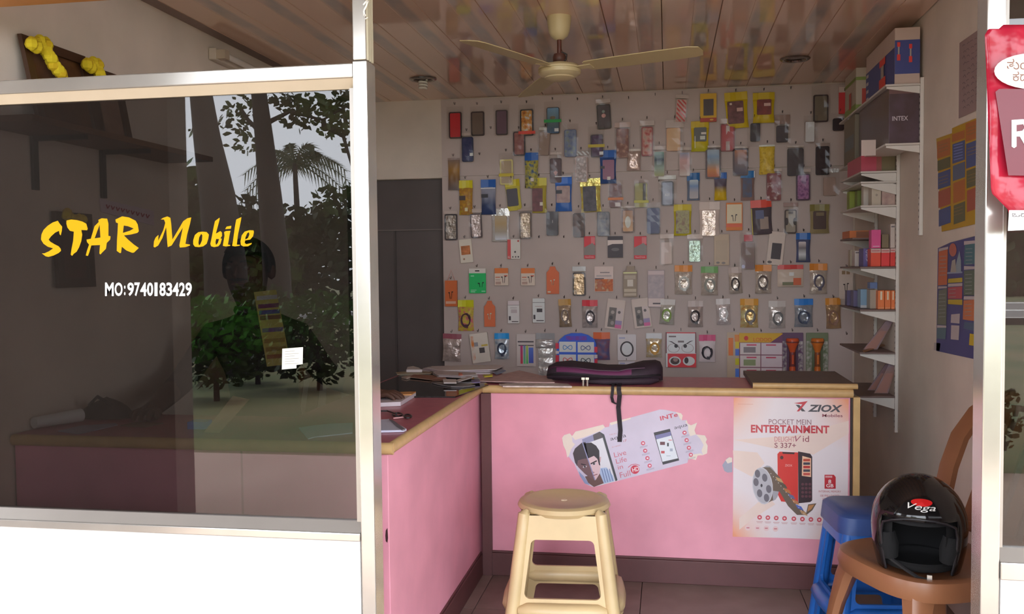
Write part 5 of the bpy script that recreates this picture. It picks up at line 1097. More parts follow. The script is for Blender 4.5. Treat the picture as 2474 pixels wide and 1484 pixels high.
# ------------------------------------------------------------------ helmet on the chair
hl = thing('motorcycle_helmet', 'glossy black open-face helmet with a red badge on the chair', 'helmet', (0.672, 2.60, 0.421), (0, 0, math.radians(-14)))
blk = mat((16, 15, 17), 0.08, spec=0.6)
def hp(az, el, s_=1.0):
    """shell point; az from the front (-y), el from the middle"""
    ce_ = math.cos(el) if el > 0 else math.cos(el*0.42)
    ze = math.sin(el) if el > 0 else el/math.radians(75)*0.86
    r_ = Vector((0.119*math.sin(az)*ce_, -0.132*math.cos(az)*ce_, 0.132*ze))*s_
    return r_ + Vector((0, 0, 0.122))
NA, NE = 56, 22
vs_ = [hp(2*math.pi*i/NA, math.radians(-75+165*j/NE)) for j in range(NE+1) for i in range(NA)]
fs = []
for j in range(NE):
    for i in range(NA):
        az = (2*math.pi*(i+0.5)/NA+math.pi) % (2*math.pi)-math.pi; el = math.radians(-75+165*(j+0.5)/NE)
        top = 0.30 - 0.10*(az/0.9)**2
        if abs(az) < 0.86 and el < top: continue
        fs.append((j*NA+i, j*NA+(i+1) % NA, (j+1)*NA+(i+1) % NA, (j+1)*NA+i))
shell_ = MB().add(vs_, fs, blk).build('shell', hl, local=True, smooth=60, thick=0.006)
lining = mat((12, 11, 13), 0.9)
MB().add([hp(2*math.pi*i/28, math.radians(-70+160*j/12), 0.88) for j in range(13) for i in range(28)],
         [(j*28+i, (j+1)*28+i, (j+1)*28+(i+1) % 28, j*28+(i+1) % 28) for j in range(12) for i in range(28) if not (abs(((2*math.pi*(i+0.5)/28+math.pi) % (2*math.pi))-math.pi) < 0.62 and (-70+160*(j+0.5)/12) < 4)], lining).build('lining', hl, local=True, smooth=60)
rim = [hp(-0.87, math.radians(q), 1.01) for q in (-72,-50,-25,-5)]+[hp(-0.82, 0.14, 1.01), hp(-0.6, 0.23, 1.01), hp(-0.3, 0.30, 1.01), hp(0, 0.32, 1.01), hp(0.3, 0.30, 1.01), hp(0.6, 0.23, 1.01), hp(0.82, 0.14, 1.01)]+[hp(0.87, math.radians(q), 1.01) for q in (-5,-25,-50,-72)]
MB().tube(rim, 0.004, mat((30,28,32),0.35), n=6).build('edge_trim', shell_, local=True, smooth=60)
for sx in (-1, 1):
    MB().tube([hp(sx*0.86, math.radians(-62), 0.86), hp(sx*0.88, math.radians(-35), 0.84), hp(sx*0.9, math.radians(-8), 0.84)], [0.02, 0.026, 0.02], mat((11,11,13),0.9), n=8).build('cheek_pad', hl, local=True, smooth=60)
bd = MB(); 
def hpx(u, v, l=0): return hp(u, v, 1.028+l)
bd.add([hpx(0.06, 0.66, 0.012)]+[hpx(0.06+0.27*math.cos(2*math.pi*k/20), 0.66+0.075*math.sin(2*math.pi*k/20)*(1.0 if math.sin(2*math.pi*k/20) > 0 else 1.15)) for k in range(20)], [(0, k+1, (k+1) % 20+1) for k in range(20)], mat((196,30,30),0.25))
bd.build('badge', shell_, local=True)
v, f = text2d('Vega', 0.0, 0.35)
MB().add([hpx(-0.28+0.66*q[0], 0.47+0.16*q[1]-0.02*q[0], 0.006) for q in v], f, mat((214,210,206),0.35)).build('script_lettering', shell_, local=True)
MB().tube([hp(-0.9, math.radians(-52), 0.95), (-0.03, -0.10, 0.02), (0.0, -0.118, 0.008), (0.02, -0.12, 0.006)], 0.005, mat((24,22,24),0.7), n=6).build('chin_strap', hl, local=True)
MB().lathe([(0.0,0.012),(0.085,0.012),(0.095,0.018),(0.098,0.030),(0.09,0.036)], lining, n=28, cap=False).build('dark_base_disc', hl, local=True, smooth=60)  # dark disc added to close the bottom, so the face opening looks shaded
MB().cbox((0.026, -0.121, 0.010), (0.012, 0.008, 0.020), mat((190,186,180),0.3,0.8)).build('buckle', hl, local=True)

# ------------------------------------------------------------------ backpack on the counter
bagc = mat((46, 34, 42), 0.75, pat='blotch', rgb2=(58, 40, 54), scale=14); purp = mat((104, 44, 84), 0.6)
t = thing('backpack', 'dark purple backpack lying on the pink counter with a strap hanging down', 'bag', (-0.26, 3.76, ZC))
sec = [(-0.497,0.016,0.03,3.78),(-0.49,0.028,0.055,3.775),(-0.46,0.036,0.085,3.77),(-0.40,0.039,0.11,3.77),(-0.33,0.036,0.122,3.77),(-0.25,0.030,0.125,3.77),(-0.17,0.030,0.125,3.77),(-0.10,0.034,0.12,3.775),(-0.05,0.037,0.10,3.78),(-0.03,0.033,0.075,3.785),(-0.02,0.020,0.04,3.79)]
n_ = 24
def bagp(i, a, s_=1.0):
    i0 = min(int(i), len(sec)-2); f_ = i-i0
    x, hz, hy, yc = [sec[i0][k]+(sec[i0+1][k]-sec[i0][k])*f_ for k in range(4)]
    c, sn = math.cos(a), math.sin(a)
    lift_ = 0.012 if i > 6 else 0.0
    z_ = hz*math.copysign(abs(sn)**0.75, sn)*(1 if sn < 0 else 0.94+0.06*math.sin(23*x)+0.03*math.sin(61*x+3*c))
    return Vector((x, yc+s_*hy*math.copysign(abs(c)**0.7, c), ZC+0.005+hz+lift_*max(0, sn)+s_*z_))
vs_ = [bagp(i, 2*math.pi*k/n_) for i in range(len(sec)) for k in range(n_)]
fs = [(i*n_+k, i*n_+(k+1) % n_, (i+1)*n_+(k+1) % n_, (i+1)*n_+k) for i in range(len(sec)-1) for k in range(n_)] + [tuple(range(n_)), tuple(range((len(sec)-1)*n_, len(sec)*n_))]
bagb = MB().add(vs_, fs, bagc).build('body', t, smooth=60)
MB().grid(14, 3, lambda u, v: bagp(2.2+4.2*u, math.radians(150+26*v), 1.03), purp).build('purple_panel', bagb, smooth=60)
MB().tube([bagp(1.2+6*u/12, math.radians(146), 1.04) for u in range(13)], 0.0025, mat((70,30,56),0.5), n=6).build('zip', bagb)
MB().tube([bagp(0.8+8.2*u/14, math.radians(184), 1.02) for u in range(15)], 0.004, mat((30,22,28),0.8), n=6).build('seam_piping', bagb)
MB().tube([(-0.04,3.70,ZC+0.016),(-0.07,3.665,ZC+0.015),(-0.15,3.645,ZC+0.014),(-0.25,3.640,ZC+0.013),(-0.34,3.655,ZC+0.013)], [0.008,0.014,0.013,0.012,0.006], bagc, n=8).build('front_pocket', t, smooth=60)
strapm = mat((38, 30, 38), 0.7)
def ribbon(pts, wd, name, par):
    mb = MB(); P = [Vector(p) for p in pts]
    vs_ = [p+Vector((s_*wd/2, 0, 0)) for p in P for s_ in (-1, 1)]
    mb.add(vs_, [(2*i, 2*i+1, 2*i+3, 2*i+2) for i in range(len(P)-1)], strapm); return mb.build(name, par, thick=0.0025)
sx_ = at(1495,945,Y=3.57).x; lx_ = at(1480,945,Y=3.57).x
ribbon([(sx_,3.67,ZC+0.012), (sx_,3.62,ZC+0.005), (sx_,3.592,ZC+0.0045), (sx_,3.578,ZC+0.0015), (sx_,3.5715,ZC-0.012), at(1497,955,Y=3.571), at(1494,985,Y=3.585), at(1497,1020,Y=3.592), at(1499,1040,Y=3.593), at(1497,1068,Y=3.593)], 0.0175, 'strap', t)
lp_ = [(lx_,3.66,ZC+0.012), (lx_,3.62,ZC+0.005), (lx_,3.592,ZC+0.0045), (lx_,3.578,ZC+0.0015), (lx_,3.5715,ZC-0.012), at(1478,960,Y=3.572), at(1481,972,Y=3.58), at(1490,977,Y=3.582)]
ribbon(lp_, 0.012, 'strap_loop', t)
silv = mat((206, 198, 188), 0.25, 0.7)
for xz in (1409, 1419):
    MB().tube([at(xz,940,Y=3.6), at(xz,928,Y=3.6), at(xz,918,Y=3.6)], 0.004, silv, n=8).cbox(at(xz,915,Y=3.6), (0.013,0.008,0.009), silv).build('zip_pull', t, smooth=40)

# ------------------------------------------------------------------ papers and small things on the side counter
def sheet(name, label, pts, z, th, m, cat='paper', extra=None):
    base = [at(x, y, Z=z) for x, y in pts]
    o = MB().prism([p+Vector((0,0,th)) for p in base], (0, 0, -th), m).build(name)
    return tag(o, label, cat)
z0 = ZC+0.0065
def stack(name, label, pts, z, n_, th, m, cat='papers', seed=1):
    base = [at(x, y, Z=z) for x, y in pts]; r_ = random.Random(seed)
    c = sum(base, Vector())/len(base); t = thing(name, label, cat, (c.x, c.y, z))
    for k in range(n_):
        M_ = Matrix.Translation(c+Vector((r_.uniform(-1,1)*0.012, r_.uniform(-1,1)*0.008, k*(th+0.0006)))) @ Matrix.Rotation(r_.uniform(-0.07,0.07), 4, 'Z')
        MB().prism([M_ @ (p-c+Vector((0,0,th))) for p in base], (0,0,-th), m[k % len(m)]).build('sheet', t)
    return t
W1, W2, W3 = A(138,126,126), A(150,140,138), A(120,108,104)
sheet('newspaper', 'folded grey newspaper with a coloured strip along the counter edge', ((1206,931),(1290,926),(1372,931),(1382,937),(1215,936)), ZC+0.001, 0.006, mat(up((124,112,108)),0.6,pat='blotch',rgb2=up((150,140,134)),scale=40))
sheet('newspaper', 'brownish pink newspaper spread behind the backpack', ((1150,922),(1255,897),(1330,915),(1340,926),(1200,924)), ZC+0.007, 0.004, mat(up((134,108,104)),0.6,pat='blotch',rgb2=up((120,96,92)),scale=30))
sheet('magazine', 'grey round-cornered mouse mat at the near end of the papers', ((1042,926),(1080,924),(1120,928),(1148,933),(1120,937),(1090,936),(1060,931)), z0, 0.004, A(90,84,84), 'mat')
stack('paper_stack', 'brown cardboard folders among the papers', ((990,914),(1000,908),(1066,912),(1075,917),(1040,920)), z0, 3, 0.002, (A(112,76,60), A(130,112,100), A(104,66,50)), 'folders', 2)
sheet('paper_sheet', 'white paper strip in the middle of the paper heap', ((1070,918),(1102,919),(1103,927),(1072,927)), z0+0.012, 0.004, W2)
sheet('paper_sheet', 'white folded leaflet pointing to the back', ((1102,920),(1136,910),(1142,913),(1108,924)), z0+0.014, 0.003, W2)
sheet('paper_sheet', 'cream paper at the left edge of the heap', ((970,914),(995,908),(1003,910),(982,917)), z0, 0.006, A(140,122,110))
stack('magazine', 'grey magazines fanned across the heap', ((1048,905),(1060,900),(1150,906),(1156,911),(1120,913),(1060,911)), z0+0.0085, 4, 0.0016, (mat(up((110,100,100)),0.4,pat='blotch',rgb2=up((140,130,130)),scale=30), W2, A(96,84,84), W1), 'magazines', 3)
sheet('paper_sheet', 'yellow slip on top of the paper heap', ((1166,908),(1190,905),(1190,910),(1170,912)), z0+0.012, 0.003, A(150,142,30))
sheet('paper_sheet', 'blue slip beside the yellow one', ((1192,902),(1212,894),(1222,897),(1200,906)), z0+0.006, 0.004, A(84,92,110))
sheet('paper_sheet', 'violet card under the leaflet', ((1138,920),(1158,918),(1160,925),(1140,926)), z0+0.006, 0.003, A(76,60,96))
stack('paper_stack', 'long loose pile of grey and white sheets at the back of the heap', ((1026,899),(1040,895),(1200,892),(1212,895),(1190,904),(1060,906)), ZC+0.001, 6, 0.0028, (mat(up((116,104,110)),0.6,pat='blotch',rgb2=up((134,122,124)),scale=20), W2, A(104,92,90), W1), seed=4)
sheet('paper_sheet', 'crumpled white sheet behind the heap', ((982,904),(985,897),(998,895),(1012,899),(1020,904)), ZC+0.001, 0.02, W2)
sheet('paper_sheet', 'white strip of paper before the long pile', ((1010,895),(1050,895),(1097,897),(1096,900),(1040,899)), z0, 0.006, W2)
sheet('paper_sheet', 'olive paper lying flat at the left of the heap', ((956,901),(985,899),(1048,900),(1040,904),(960,906)), z0, 0.003, A(112,100,80))
sheet('paper_sheet', 'small orange slip in the middle of the heap', ((1108,902),(1116,902),(1118,907),(1108,908)), z0+0.017, 0.002, A(150,80,60))
# notebook under the hand
nb = thing('notebook', 'thick notebook with an orange-brown cover on the side counter', 'notebook', at(960, 975, Z=ZC))
q = [at(x, y, Z=ZC+0.001) for x, y in ((880,985),(968,981),(1005,958),(990,958),(890,962))]
MB().prism([p+Vector((0,0,0.014)) for p in q], (0,0,-0.014), A(156,146,150)).build('pages', nb)
MB().prism([p+Vector((0,0,0.018)) for p in [q[0]*0.25+q[4]*0.75, q[1]*0.3+q[2]*0.7, q[2], q[3], q[4]]], (0,0,-0.0035), A(160,112,60)).build('cover', nb)
nb2 = thing('notepad', 'open white pad with a dark clip edge near the counter corner', 'notepad', at(940, 1040, Z=ZC))
q = [at(x, y, Z=ZC+0.001) for x, y in ((870,1047),(975,1044),(982,1041),(940,1017),(880,1022))]
MB().prism([p+Vector((0,0,0.006)) for p in q], (0,0,-0.006), mat((206,206,226),0.5)).build('pages', nb2)
q = [at(x, y, Z=ZC+0.0075) for x, y in ((940,1015),(950,1018),(980,1040),(972,1041),(958,1030))]
MB().prism(q, (0,0,0.003), A(84,80,86)).build('clip', nb2)
gl_ = thing('spectacles', 'dark spectacles lying on the rose worktop', 'spectacles', at(985, 1007, Z=ZC))
blkm = mat((36,30,32),0.3)
MB().tube([at(x, y, Z=ZC+0.006) for x, y in ((905,994),(935,993),(952,998),(958,1002))], 0.0025, blkm, n=6).build('temple', gl_)
MB().tube([at(960+12*math.cos(a*0.6), 1002+4*math.sin(a*0.6), Z=ZC+0.006) for a in range(11)], 0.0025, blkm, n=6, closed=True).build('lens_rim', gl_)
MB().tube([at(985+9*math.cos(a*0.6), 1006+4*math.sin(a*0.6), Z=ZC+0.006) for a in range(11)], 0.003, blkm, n=6, closed=True).build('lens_rim', gl_)
MB().tube([at(950,1011,Z=ZC+0.004), at(978,1008,Z=ZC+0.005)], 0.0025, A(150,110,110), n=6).build('temple', gl_)
# ------------------------------------------------------------------ ceiling fan and lights
fx, fy = -0.416, 3.60
fan = thing('ceiling_fan', 'cream ceiling fan with three blades and a brown rod', 'fan', (fx, fy, ZT))
fc = mat((208, 190, 146), 0.4); fbm = mat((196, 178, 132), 0.45)
MB().lathe([(0.048,0.0),(0.047,-0.02),(0.042,-0.055),(0.034,-0.075),(0.018,-0.088),(0.012,-0.09)], fc, c=(fx,fy,ZT), n=24).build('canopy', fan, smooth=50)
MB().lathe([(0.009,-0.088),(0.009,-0.165)], mat((92,48,36),0.4), c=(fx,fy,ZT), n=12).build('rod', fan, smooth=50)
MB().lathe([(0.022,-0.145),(0.026,-0.155),(0.026,-0.172),(0.018,-0.18)], mat((92,56,46),0.5), c=(fx,fy,ZT), n=14).build('rod_collar', fan, smooth=50)
MB().tube([(fx+0.012,fy-0.01,ZT-0.14),(fx+0.03,fy-0.012,ZT-0.15),(fx+0.028,fy-0.012,ZT-0.17),(fx+0.012,fy-0.01,ZT-0.178)], 0.003, blkm, n=6).build('wire', fan)
MB().lathe([(0.03,-0.178),(0.05,-0.184),(0.075,-0.190),(0.084,-0.200),(0.084,-0.206),(0.080,-0.2065),(0.080,-0.209),(0.084,-0.2095),(0.083,-0.222),(0.066,-0.234),(0.060,-0.235),(0.058,-0.239),(0.04,-0.246),(0.0,-0.248)], fc, c=(fx,fy,ZT), n=36, cap=False).build('motor_housing', fan, smooth=35)
for a in (-20, -116, 112):
    M_b = Matrix.Translation((fx, fy, ZT-0.206)) @ Matrix.Rotation(math.radians(a), 4, 'Z') @ Matrix.Rotation(math.radians(-9), 4, 'X')
    out_ = [(0.115,-0.036),(0.125,-0.046),(0.20,-0.052),(0.40,-0.056),(0.54,-0.054),(0.575,-0.040),(0.58,0.0),(0.57,0.036),(0.54,0.046),(0.40,0.050),(0.20,0.048),(0.125,0.042),(0.115,0.03)]
    bl_ = MB().prism([M_b @ Vector((x, y, 0.0035)) for x, y in out_], (0,0,-0.003), fbm).build('blade', fan)
    MB().prism([M_b @ Vector(p) for p in ((0.07,-0.014,0.002),(0.14,-0.02,0.002),(0.14,0.02,0.002),(0.07,0.014,0.002))], (0,0,-0.004), fc).build('blade_bracket', bl_)
chrome = mat((150,140,132),0.18,0.9)
for i, (px, py, lab) in enumerate(((1022, 190, 'round recessed ceiling light with a spiral bulb, at the left'), (1921, 141, 'round recessed ceiling light without bulb, at the right'))):
    c = at(px, py, Z=ZT)
    t = thing('ceiling_light', lab, 'ceiling light', c, group='recessed ceiling lights')
    MB().lathe([(0.070,-0.001),(0.071,-0.004),(0.064,-0.009),(0.050,-0.008),(0.046,-0.001)], chrome, c=c, n=28, cap=False).build('ring', t, smooth=50)
    MB().lathe([(0.0,-0.0012),(0.047,-0.0008)], mat((110,100,94),0.2,0.6), c=c, n=28, cap=False).build('reflector', t)
    if i == 0:
        MB().tube([(c.x+0.020*math.cos(k*0.55), c.y+0.020*math.sin(k*0.55), ZT-0.008-0.0013*k) for k in range(36)], [0.0055]*34+[0.004,0.002], mat((226,220,206),0.35), n=7).build('spiral_bulb', t, smooth=60)
# ------------------------------------------------------------------ red banner by the right post
ban = thing('hanging_banner', 'shiny red plastic banner with a white oval and Kannada lettering on the right post', 'banner', at(2440, 560, Y=2.07))
bred = mat((174, 24, 50), 0.22, pat='blotch', rgb2=(190, 42, 68), scale=4, bump=0.25, bscale=14)
def rip(x, y): return 0.004*math.sin(x*0.05+y*0.012)+0.003*math.sin(y*0.035-x*0.02)+0.002*math.sin(x*0.13)
def xl(y):
    if y < 80: return 2384+ (80-y)*0.3
    if y < 465: return 2379+(y-80)*0.040
    if y < 510: return 2394+(y-465)*1.0
    return 2438
MB().grid(22, 40, lambda u, v: at(xl(60+495*v)+(2640-xl(60+495*v))*u, 60+495*v+(10 if u < 0.1 and v < 0.02 else 0), Y=2.07+rip(xl(60+495*v)+(2640-xl(60+495*v))*u, 60+495*v)), bred).build('sheet', ban, smooth=80, thick=0.0015)
bp_ = lambda x, y, l=0: at(x, y, Y=2.0575-l)
pr = Print(bp_)
pr.poly([(2405,222),(2414,215),(2520,215),(2520,425),(2436,424)], mat((112,20,38),0.3), 0)
ov = [(2402+100*(1-math.cos(a)), 172+44*math.sin(a)) for a in [2*math.pi*k/30 for k in range(30)]]
pr.poly(ov, mat((244,240,234),0.4), 0.0006)
kn = mat((140,96,80),0.5)
pr.text('ತುಂಬಾ', ((2433,142),(2520,142),(2433,168)), kn, 0.0012); pr.text('ಕಡಿಮೆ', ((2447,172),(2530,172),(2447,196)), kn, 0.0012)
rr_ = keyhole([(2444,290),(2472,288),(2484,292),(2490,304),(2488,318),(2478,326),(2492,356),(2480,358),(2464,330),(2456,330),(2456,354),(2450,358),(2444,354)], [(2456,302),(2472,300),(2476,308),(2470,316),(2456,318)])
pr.poly(rr_, mat((246,242,240),0.4), 0.0012)
pr.poly([(2438,508),(2630,508),(2630,548),(2435,558)], mat((244,240,238),0.5), 0.0004)
pr.text('ಒಡೆಯ', ((2445,512),(2520,512),(2445,524)), mat((80,70,72),0.5), 0.001)
pr.mb.build('print', ban)
# ------------------------------------------------------------------ left wall: tube light, shelf, pictures, sign
XI = XL+0.002
tl = thing('tube_light', 'white tube light fixture along the top of the left wall', 'tube light', (XI, 4.0, 2.12))
MB().box((XI, 3.60, 2.135), (XI+0.035, 4.85, 2.185), mat((206,192,176),0.5)).build('housing', tl, bevel=0.004)
for yy in (3.60, 4.81): MB().box((XI+0.035, yy, 2.138), (XI+0.075, yy+0.04, 2.175), mat((190,172,150),0.5)).build('end_cap', tl)
MB().tube([(XI+0.058, 3.64, 2.157), (XI+0.058, 4.81, 2.157)], 0.013, mat((222,214,204),0.3), n=10).build('tube', tl, smooth=50)
ps = thing('picture_shelf', 'brown wall shelf on two brackets behind the dark window', 'shelf', (XL+0.1, 2.75, 1.66))
MB().box((XI, 2.24, 1.662), (XL+0.20, 3.24, 1.680), mat((120,84,58),0.6,pat='grain',scale=8)).build('shelf_board', ps)
for yy in (2.50, 2.84):
    MB().box((XI, yy-0.012, 1.50), (XI+0.01, yy+0.012, 1.661), mat((60,56,52),0.6)).box((XI+0.01, yy-0.01, 1.648), (XL+0.18, yy+0.01, 1.6615), mat((60,56,52),0.6)).build('bracket', ps)
def picture(name, label, y0, y1, z0, z1, lean, pic, xoff=0.0):
    t = thing(name, label, 'picture', (XL+0.05+xoff, (y0+y1)/2, z0))
    fr = mat((70,44,28),0.45); X0 = XI+xoff+lean; X1 = XI+xoff+0.004
    def P(y, z, d): return (X0+(X1-X0)*(z-z0)/(z1-z0)+d, y, z)
    w_ = 0.03
    for a, b_, c, d in ((y0,y1,z0,z0+w_),(y0,y1,z1-w_,z1),(y0,y0+w_,z0+w_,z1-w_),(y1-w_,y1,z0+w_,z1-w_)):
        MB().prism([P(a,c,0.016),P(b_,c,0.016),P(b_,d,0.016),P(a,d,0.016)], (-0.014,0,0), fr).build('frame_bar', t)
    MB().prism([P(y0+w_,z0+w_,0.006),P(y1-w_,z0+w_,0.006),P(y1-w_,z1-w_,0.006),P(y0+w_,z1-w_,0.006)], (-0.004,0,0), pic).build('picture_panel', t)
    return t
picture('framed_picture', 'dark framed picture with a yellow garland on the brown shelf', 2.44, 2.74, 1.681, 1.955, 0.06, mat((72,46,34),0.25,pat='blotch',rgb2=(104,70,44),scale=9))
picture('framed_picture', 'smaller framed picture with a pale oval beside the garlanded one', 2.745, 2.93, 1.681, 1.93, 0.05, mat((150,120,100),0.25,pat='blotch',rgb2=(110,70,54),scale=9), 0.002)
yg = mat((222,196,30),0.8)
def garland(label, pts, r0=0.016):
    t = thing('flower_garland', label, 'garland', pts[len(pts)//2]); r_ = random.Random(5)
    P = []
    for a, b_ in zip(pts, pts[1:]):
        for k in range(7): P.append(Vector(a)+(Vector(b_)-Vector(a))*k/7)
    for k, p in enumerate(P):
        rr = r0*r_.uniform(0.85,1.25); q = p+Vector((r_.uniform(0,0.008), r_.uniform(-1,1)*0.008, r_.uniform(-1,1)*0.008))
        MB().lathe([(0.2*rr,-rr),(0.8*rr,-0.6*rr),(rr,-0.1*rr),(0.85*rr,0.5*rr),(0.4*rr,0.9*rr),(0.05*rr,rr)], yg if k % 4 else mat((214,178,20),0.8), c=q, n=7).build('flower', t)
    return t
garland('yellow flower garland draped over the dark framed picture', [at(70,108,X=XL+0.05), at(105,104,X=XL+0.05), at(120,140,X=XL+0.06), at(150,190,X=XL+0.07), at(160,235,X=XL+0.08)], 0.017)
garland('short yellow garland on the smaller framed picture', [at(205,158,X=XL+0.055), at(232,155,X=XL+0.055), at(240,180,X=XL+0.065), at(250,215,X=XL+0.07)], 0.017)
picture('framed_picture', 'narrow dark framed picture hanging low on the left wall', 2.565, 2.75, 1.20, 1.44, 0.012, mat((96,48,34),0.3,pat='blotch',rgb2=(70,52,30),scale=12))
garland('faded yellow garland on the narrow hanging picture', [(XL+0.03,2.60,1.43), (XL+0.032,2.64,1.415), (XL+0.032,2.69,1.42)], 0.014)
t = thing('wall_sign', 'pale sign board with red lettering on the left wall', 'sign', at(305,545,X=XI))
MB().prism([at(*q, X=XI+0.006) for q in ((243,480),(372,510),(372,545),(246,512))], (-0.005,0,0), mat((214,196,206),0.5)).build('board', t)
pr = Print(lambda x, y, l=0: at(x, y, X=XI+0.0068+l))
for k in range(9): pr.line([(257+k*12, 494+k*2.9), (260+k*12, 504+k*2.9), (265+k*12, 496+k*2.9)], 3, mat((170,70,84),0.5))
pr.mb.build('faded_print', t)
# ------------------------------------------------------------------ things on the counter behind the dark pane
r_ = thing('paper_roll', 'white paper roll lying on the front counter behind the dark window', 'paper roll', at(140, 1030, Z=ZC))
a = at(82, 1022, Z=ZC+0.022); b_ = at(195, 1003, Z=ZC+0.022)
MB().tube([a, a*0.5+b_*0.5, b_], [0.017,0.019,0.021], mat((214,214,210),0.6), n=14).build('roll', r_, smooth=50)
MB().tube([b_+(b_-a).normalized()*0.0005, b_+(b_-a).normalized()*0.003], 0.012, mat((120,116,112),0.8), n=12).build('core', r_)
sheet('paper_sheet', 'large bluish sheet beside the paper roll', ((140,1043),(195,1030),(280,1024),(285,1028),(190,1050)), ZC+0.001, 0.002, mat((170,166,190),0.6))
sheet('paper_sheet', 'brown sheet right of the bluish one', ((290,1030),(330,1022),(395,1024),(350,1034)), ZC+0.001, 0.003, mat((136,110,96),0.6))
sheet('paper_sheet', 'pale blue paper sheet by the post behind the dark window', ((722,1036),(760,1030),(800,1026),(852,1024),(852,1048),(760,1058),(745,1062)), ZC+0.001, 0.003, mat((190,204,220),0.6))
o = MB(); p0 = at(452,1038,Z=ZC+0.001); o.box((p0.x, p0.y, ZC+0.001), (p0.x+0.055, p0.y+0.05, ZC+0.024), mat((36,120,220),0.4)); tag(o.build('small_carton', bevel=0.002), 'small bright blue box behind the dark window', 'box')
cbq = [at(492,1058,Y=2.45), at(530,1062,Y=2.45), at(601,966,Y=2.53), at(562,957,Y=2.53)]
for q in cbq[:2]: q.z = ZC+0.002
tag(MB().prism(cbq, (0,0.006,0.0), mat((176,140,116),0.7,pat='grain',scale=12)).build('cardboard_piece'), 'slanting piece of brown cardboard behind the dark window', 'cardboard')
hb = thing('dark_pouch_bag', 'dark slumped bag on the counter behind the paper roll', 'bag', at(260, 1010, Z=ZC))
ca = at(255, 1010, Z=ZC)
MB().add([(ca.x+0.09*math.cos(2*math.pi*i/20)*math.cos(e_), 2.68+0.05*math.sin(2*math.pi*i/20)*math.cos(e_), ZC+0.002+(0.055+0.012*math.cos(2*math.pi*i/20+1))*math.sin(e_)) for e_ in [0,0.3,0.6,0.9,1.2,1.5] for i in range(20)],
         [(j*20+i, j*20+(i+1) % 20, (j+1)*20+(i+1) % 20, (j+1)*20+i) for j in range(5) for i in range(20)], mat((62,46,40),0.7)).build('body', hb, smooth=60)
MB().tube([(ca.x-0.04,2.65,ZC+0.045),(ca.x,2.635,ZC+0.075),(ca.x+0.04,2.65,ZC+0.045)], 0.006, mat((50,38,34),0.7), n=6).build('handle', hb, smooth=60)
# leaflet inside the pane and white label on it
t = thing('window_leaflet', 'slanting yellow leaflet with purple lines stuck inside the dark window', 'leaflet', at(660, 890, Y=2.165))
YLf = 2.163
MB().prism([at(*q, Y=YLf) for q in ((613,706),(667,700),(702,880),(645,886))], (0,0.001,0), mat((226,206,120),0.5)).build('sheet', t)
pr = Print(lambda x, y, l=0: at(x, y, Y=YLf-0.0004-l))
for y, c in ((722,(220,214,226)),(742,(150,70,130)),(757,(112,96,180)),(770,(150,60,84)),(800,(150,110,170)),(826,(190,150,90)),(846,(190,150,90)),(864,(190,120,90))):
    x0 = 617+(y-706)*0.178; pr.poly([(x0, y-6), (x0, y+4), (x0+50, y), (x0+50, y-10)], mat(c,0.5))
pr.mb.build('print', t)
t = thing('window_label', 'small white printed label on the dark window', 'label', at(706, 892, Y=2.1545))
MB().prism([at(*q, Y=2.1545) for q in ((682,843),(732,839),(731,880),(716,882),(716,890),(681,893))], (0,0.0004,0), mat((226,222,206),0.5)).build('sheet', t)
pr = Print(lambda x, y, l=0: at(x, y, Y=2.1541-l))
for k in range(6): pr.line([(688, 850+k*6), (722 if k % 2 else 712, 848+k*6)], 1.3, mat((150,146,136),0.6))
pr.mb.build('print', t)

# ------------------------------------------------------------------ person seated behind the counter
make_chair('brown plastic chair under the seated person behind the counter', (-1.545, 3.32, 0), 0.0)
hand = at(918, 953, Z=ZC+0.030)
V, Ed, Rd = [], [], []
def jn(p, r, par=None):
    V.append(tuple(p)); Rd.append((r, r) if not isinstance(r, tuple) else r)
    if par is not None: Ed.append((par, len(V)-1))
    return len(V)-1
pel = jn((-1.545,3.34,0.53), (0.15,0.12)); sp1 = jn((-1.545,3.33,0.70), (0.135,0.10), pel); sp2 = jn((-1.54,3.28,0.88), (0.15,0.11), sp1); ch_ = jn((-1.54,3.24,1.00), (0.13,0.09), sp2)
nk = jn((-1.54,3.21,1.085), 0.055, ch_); nk2 = jn((-1.54,3.195,1.135), 0.053, nk); hd1 = jn((-1.54,3.175,1.19), (0.075,0.085), nk2); hd2 = jn((-1.54,3.175,1.26), (0.083,0.098), hd1); hd3 = jn((-1.54,3.18,1.315), (0.062,0.075), hd2)
def armchain(s_, pts, rs):
    p = ch_
    for q, r in zip(pts, rs): p = jn(q, r, p)
    return p
hv = Vector(hand)
wl = armchain(1, [(-1.37,3.235,1.0), (-1.27,3.24,0.86), tuple(hv+Vector((-0.16,0.02,0.045))), tuple(hv+Vector((-0.06,0.005,0.012)))], [0.062, 0.05, 0.042, 0.03])
wr = armchain(-1, [(-1.71,3.225,1.0), (-1.77,3.10,0.84), (-1.70,2.86,0.815), (-1.655,2.73,0.805)], [0.062, 0.05, 0.04, 0.03])
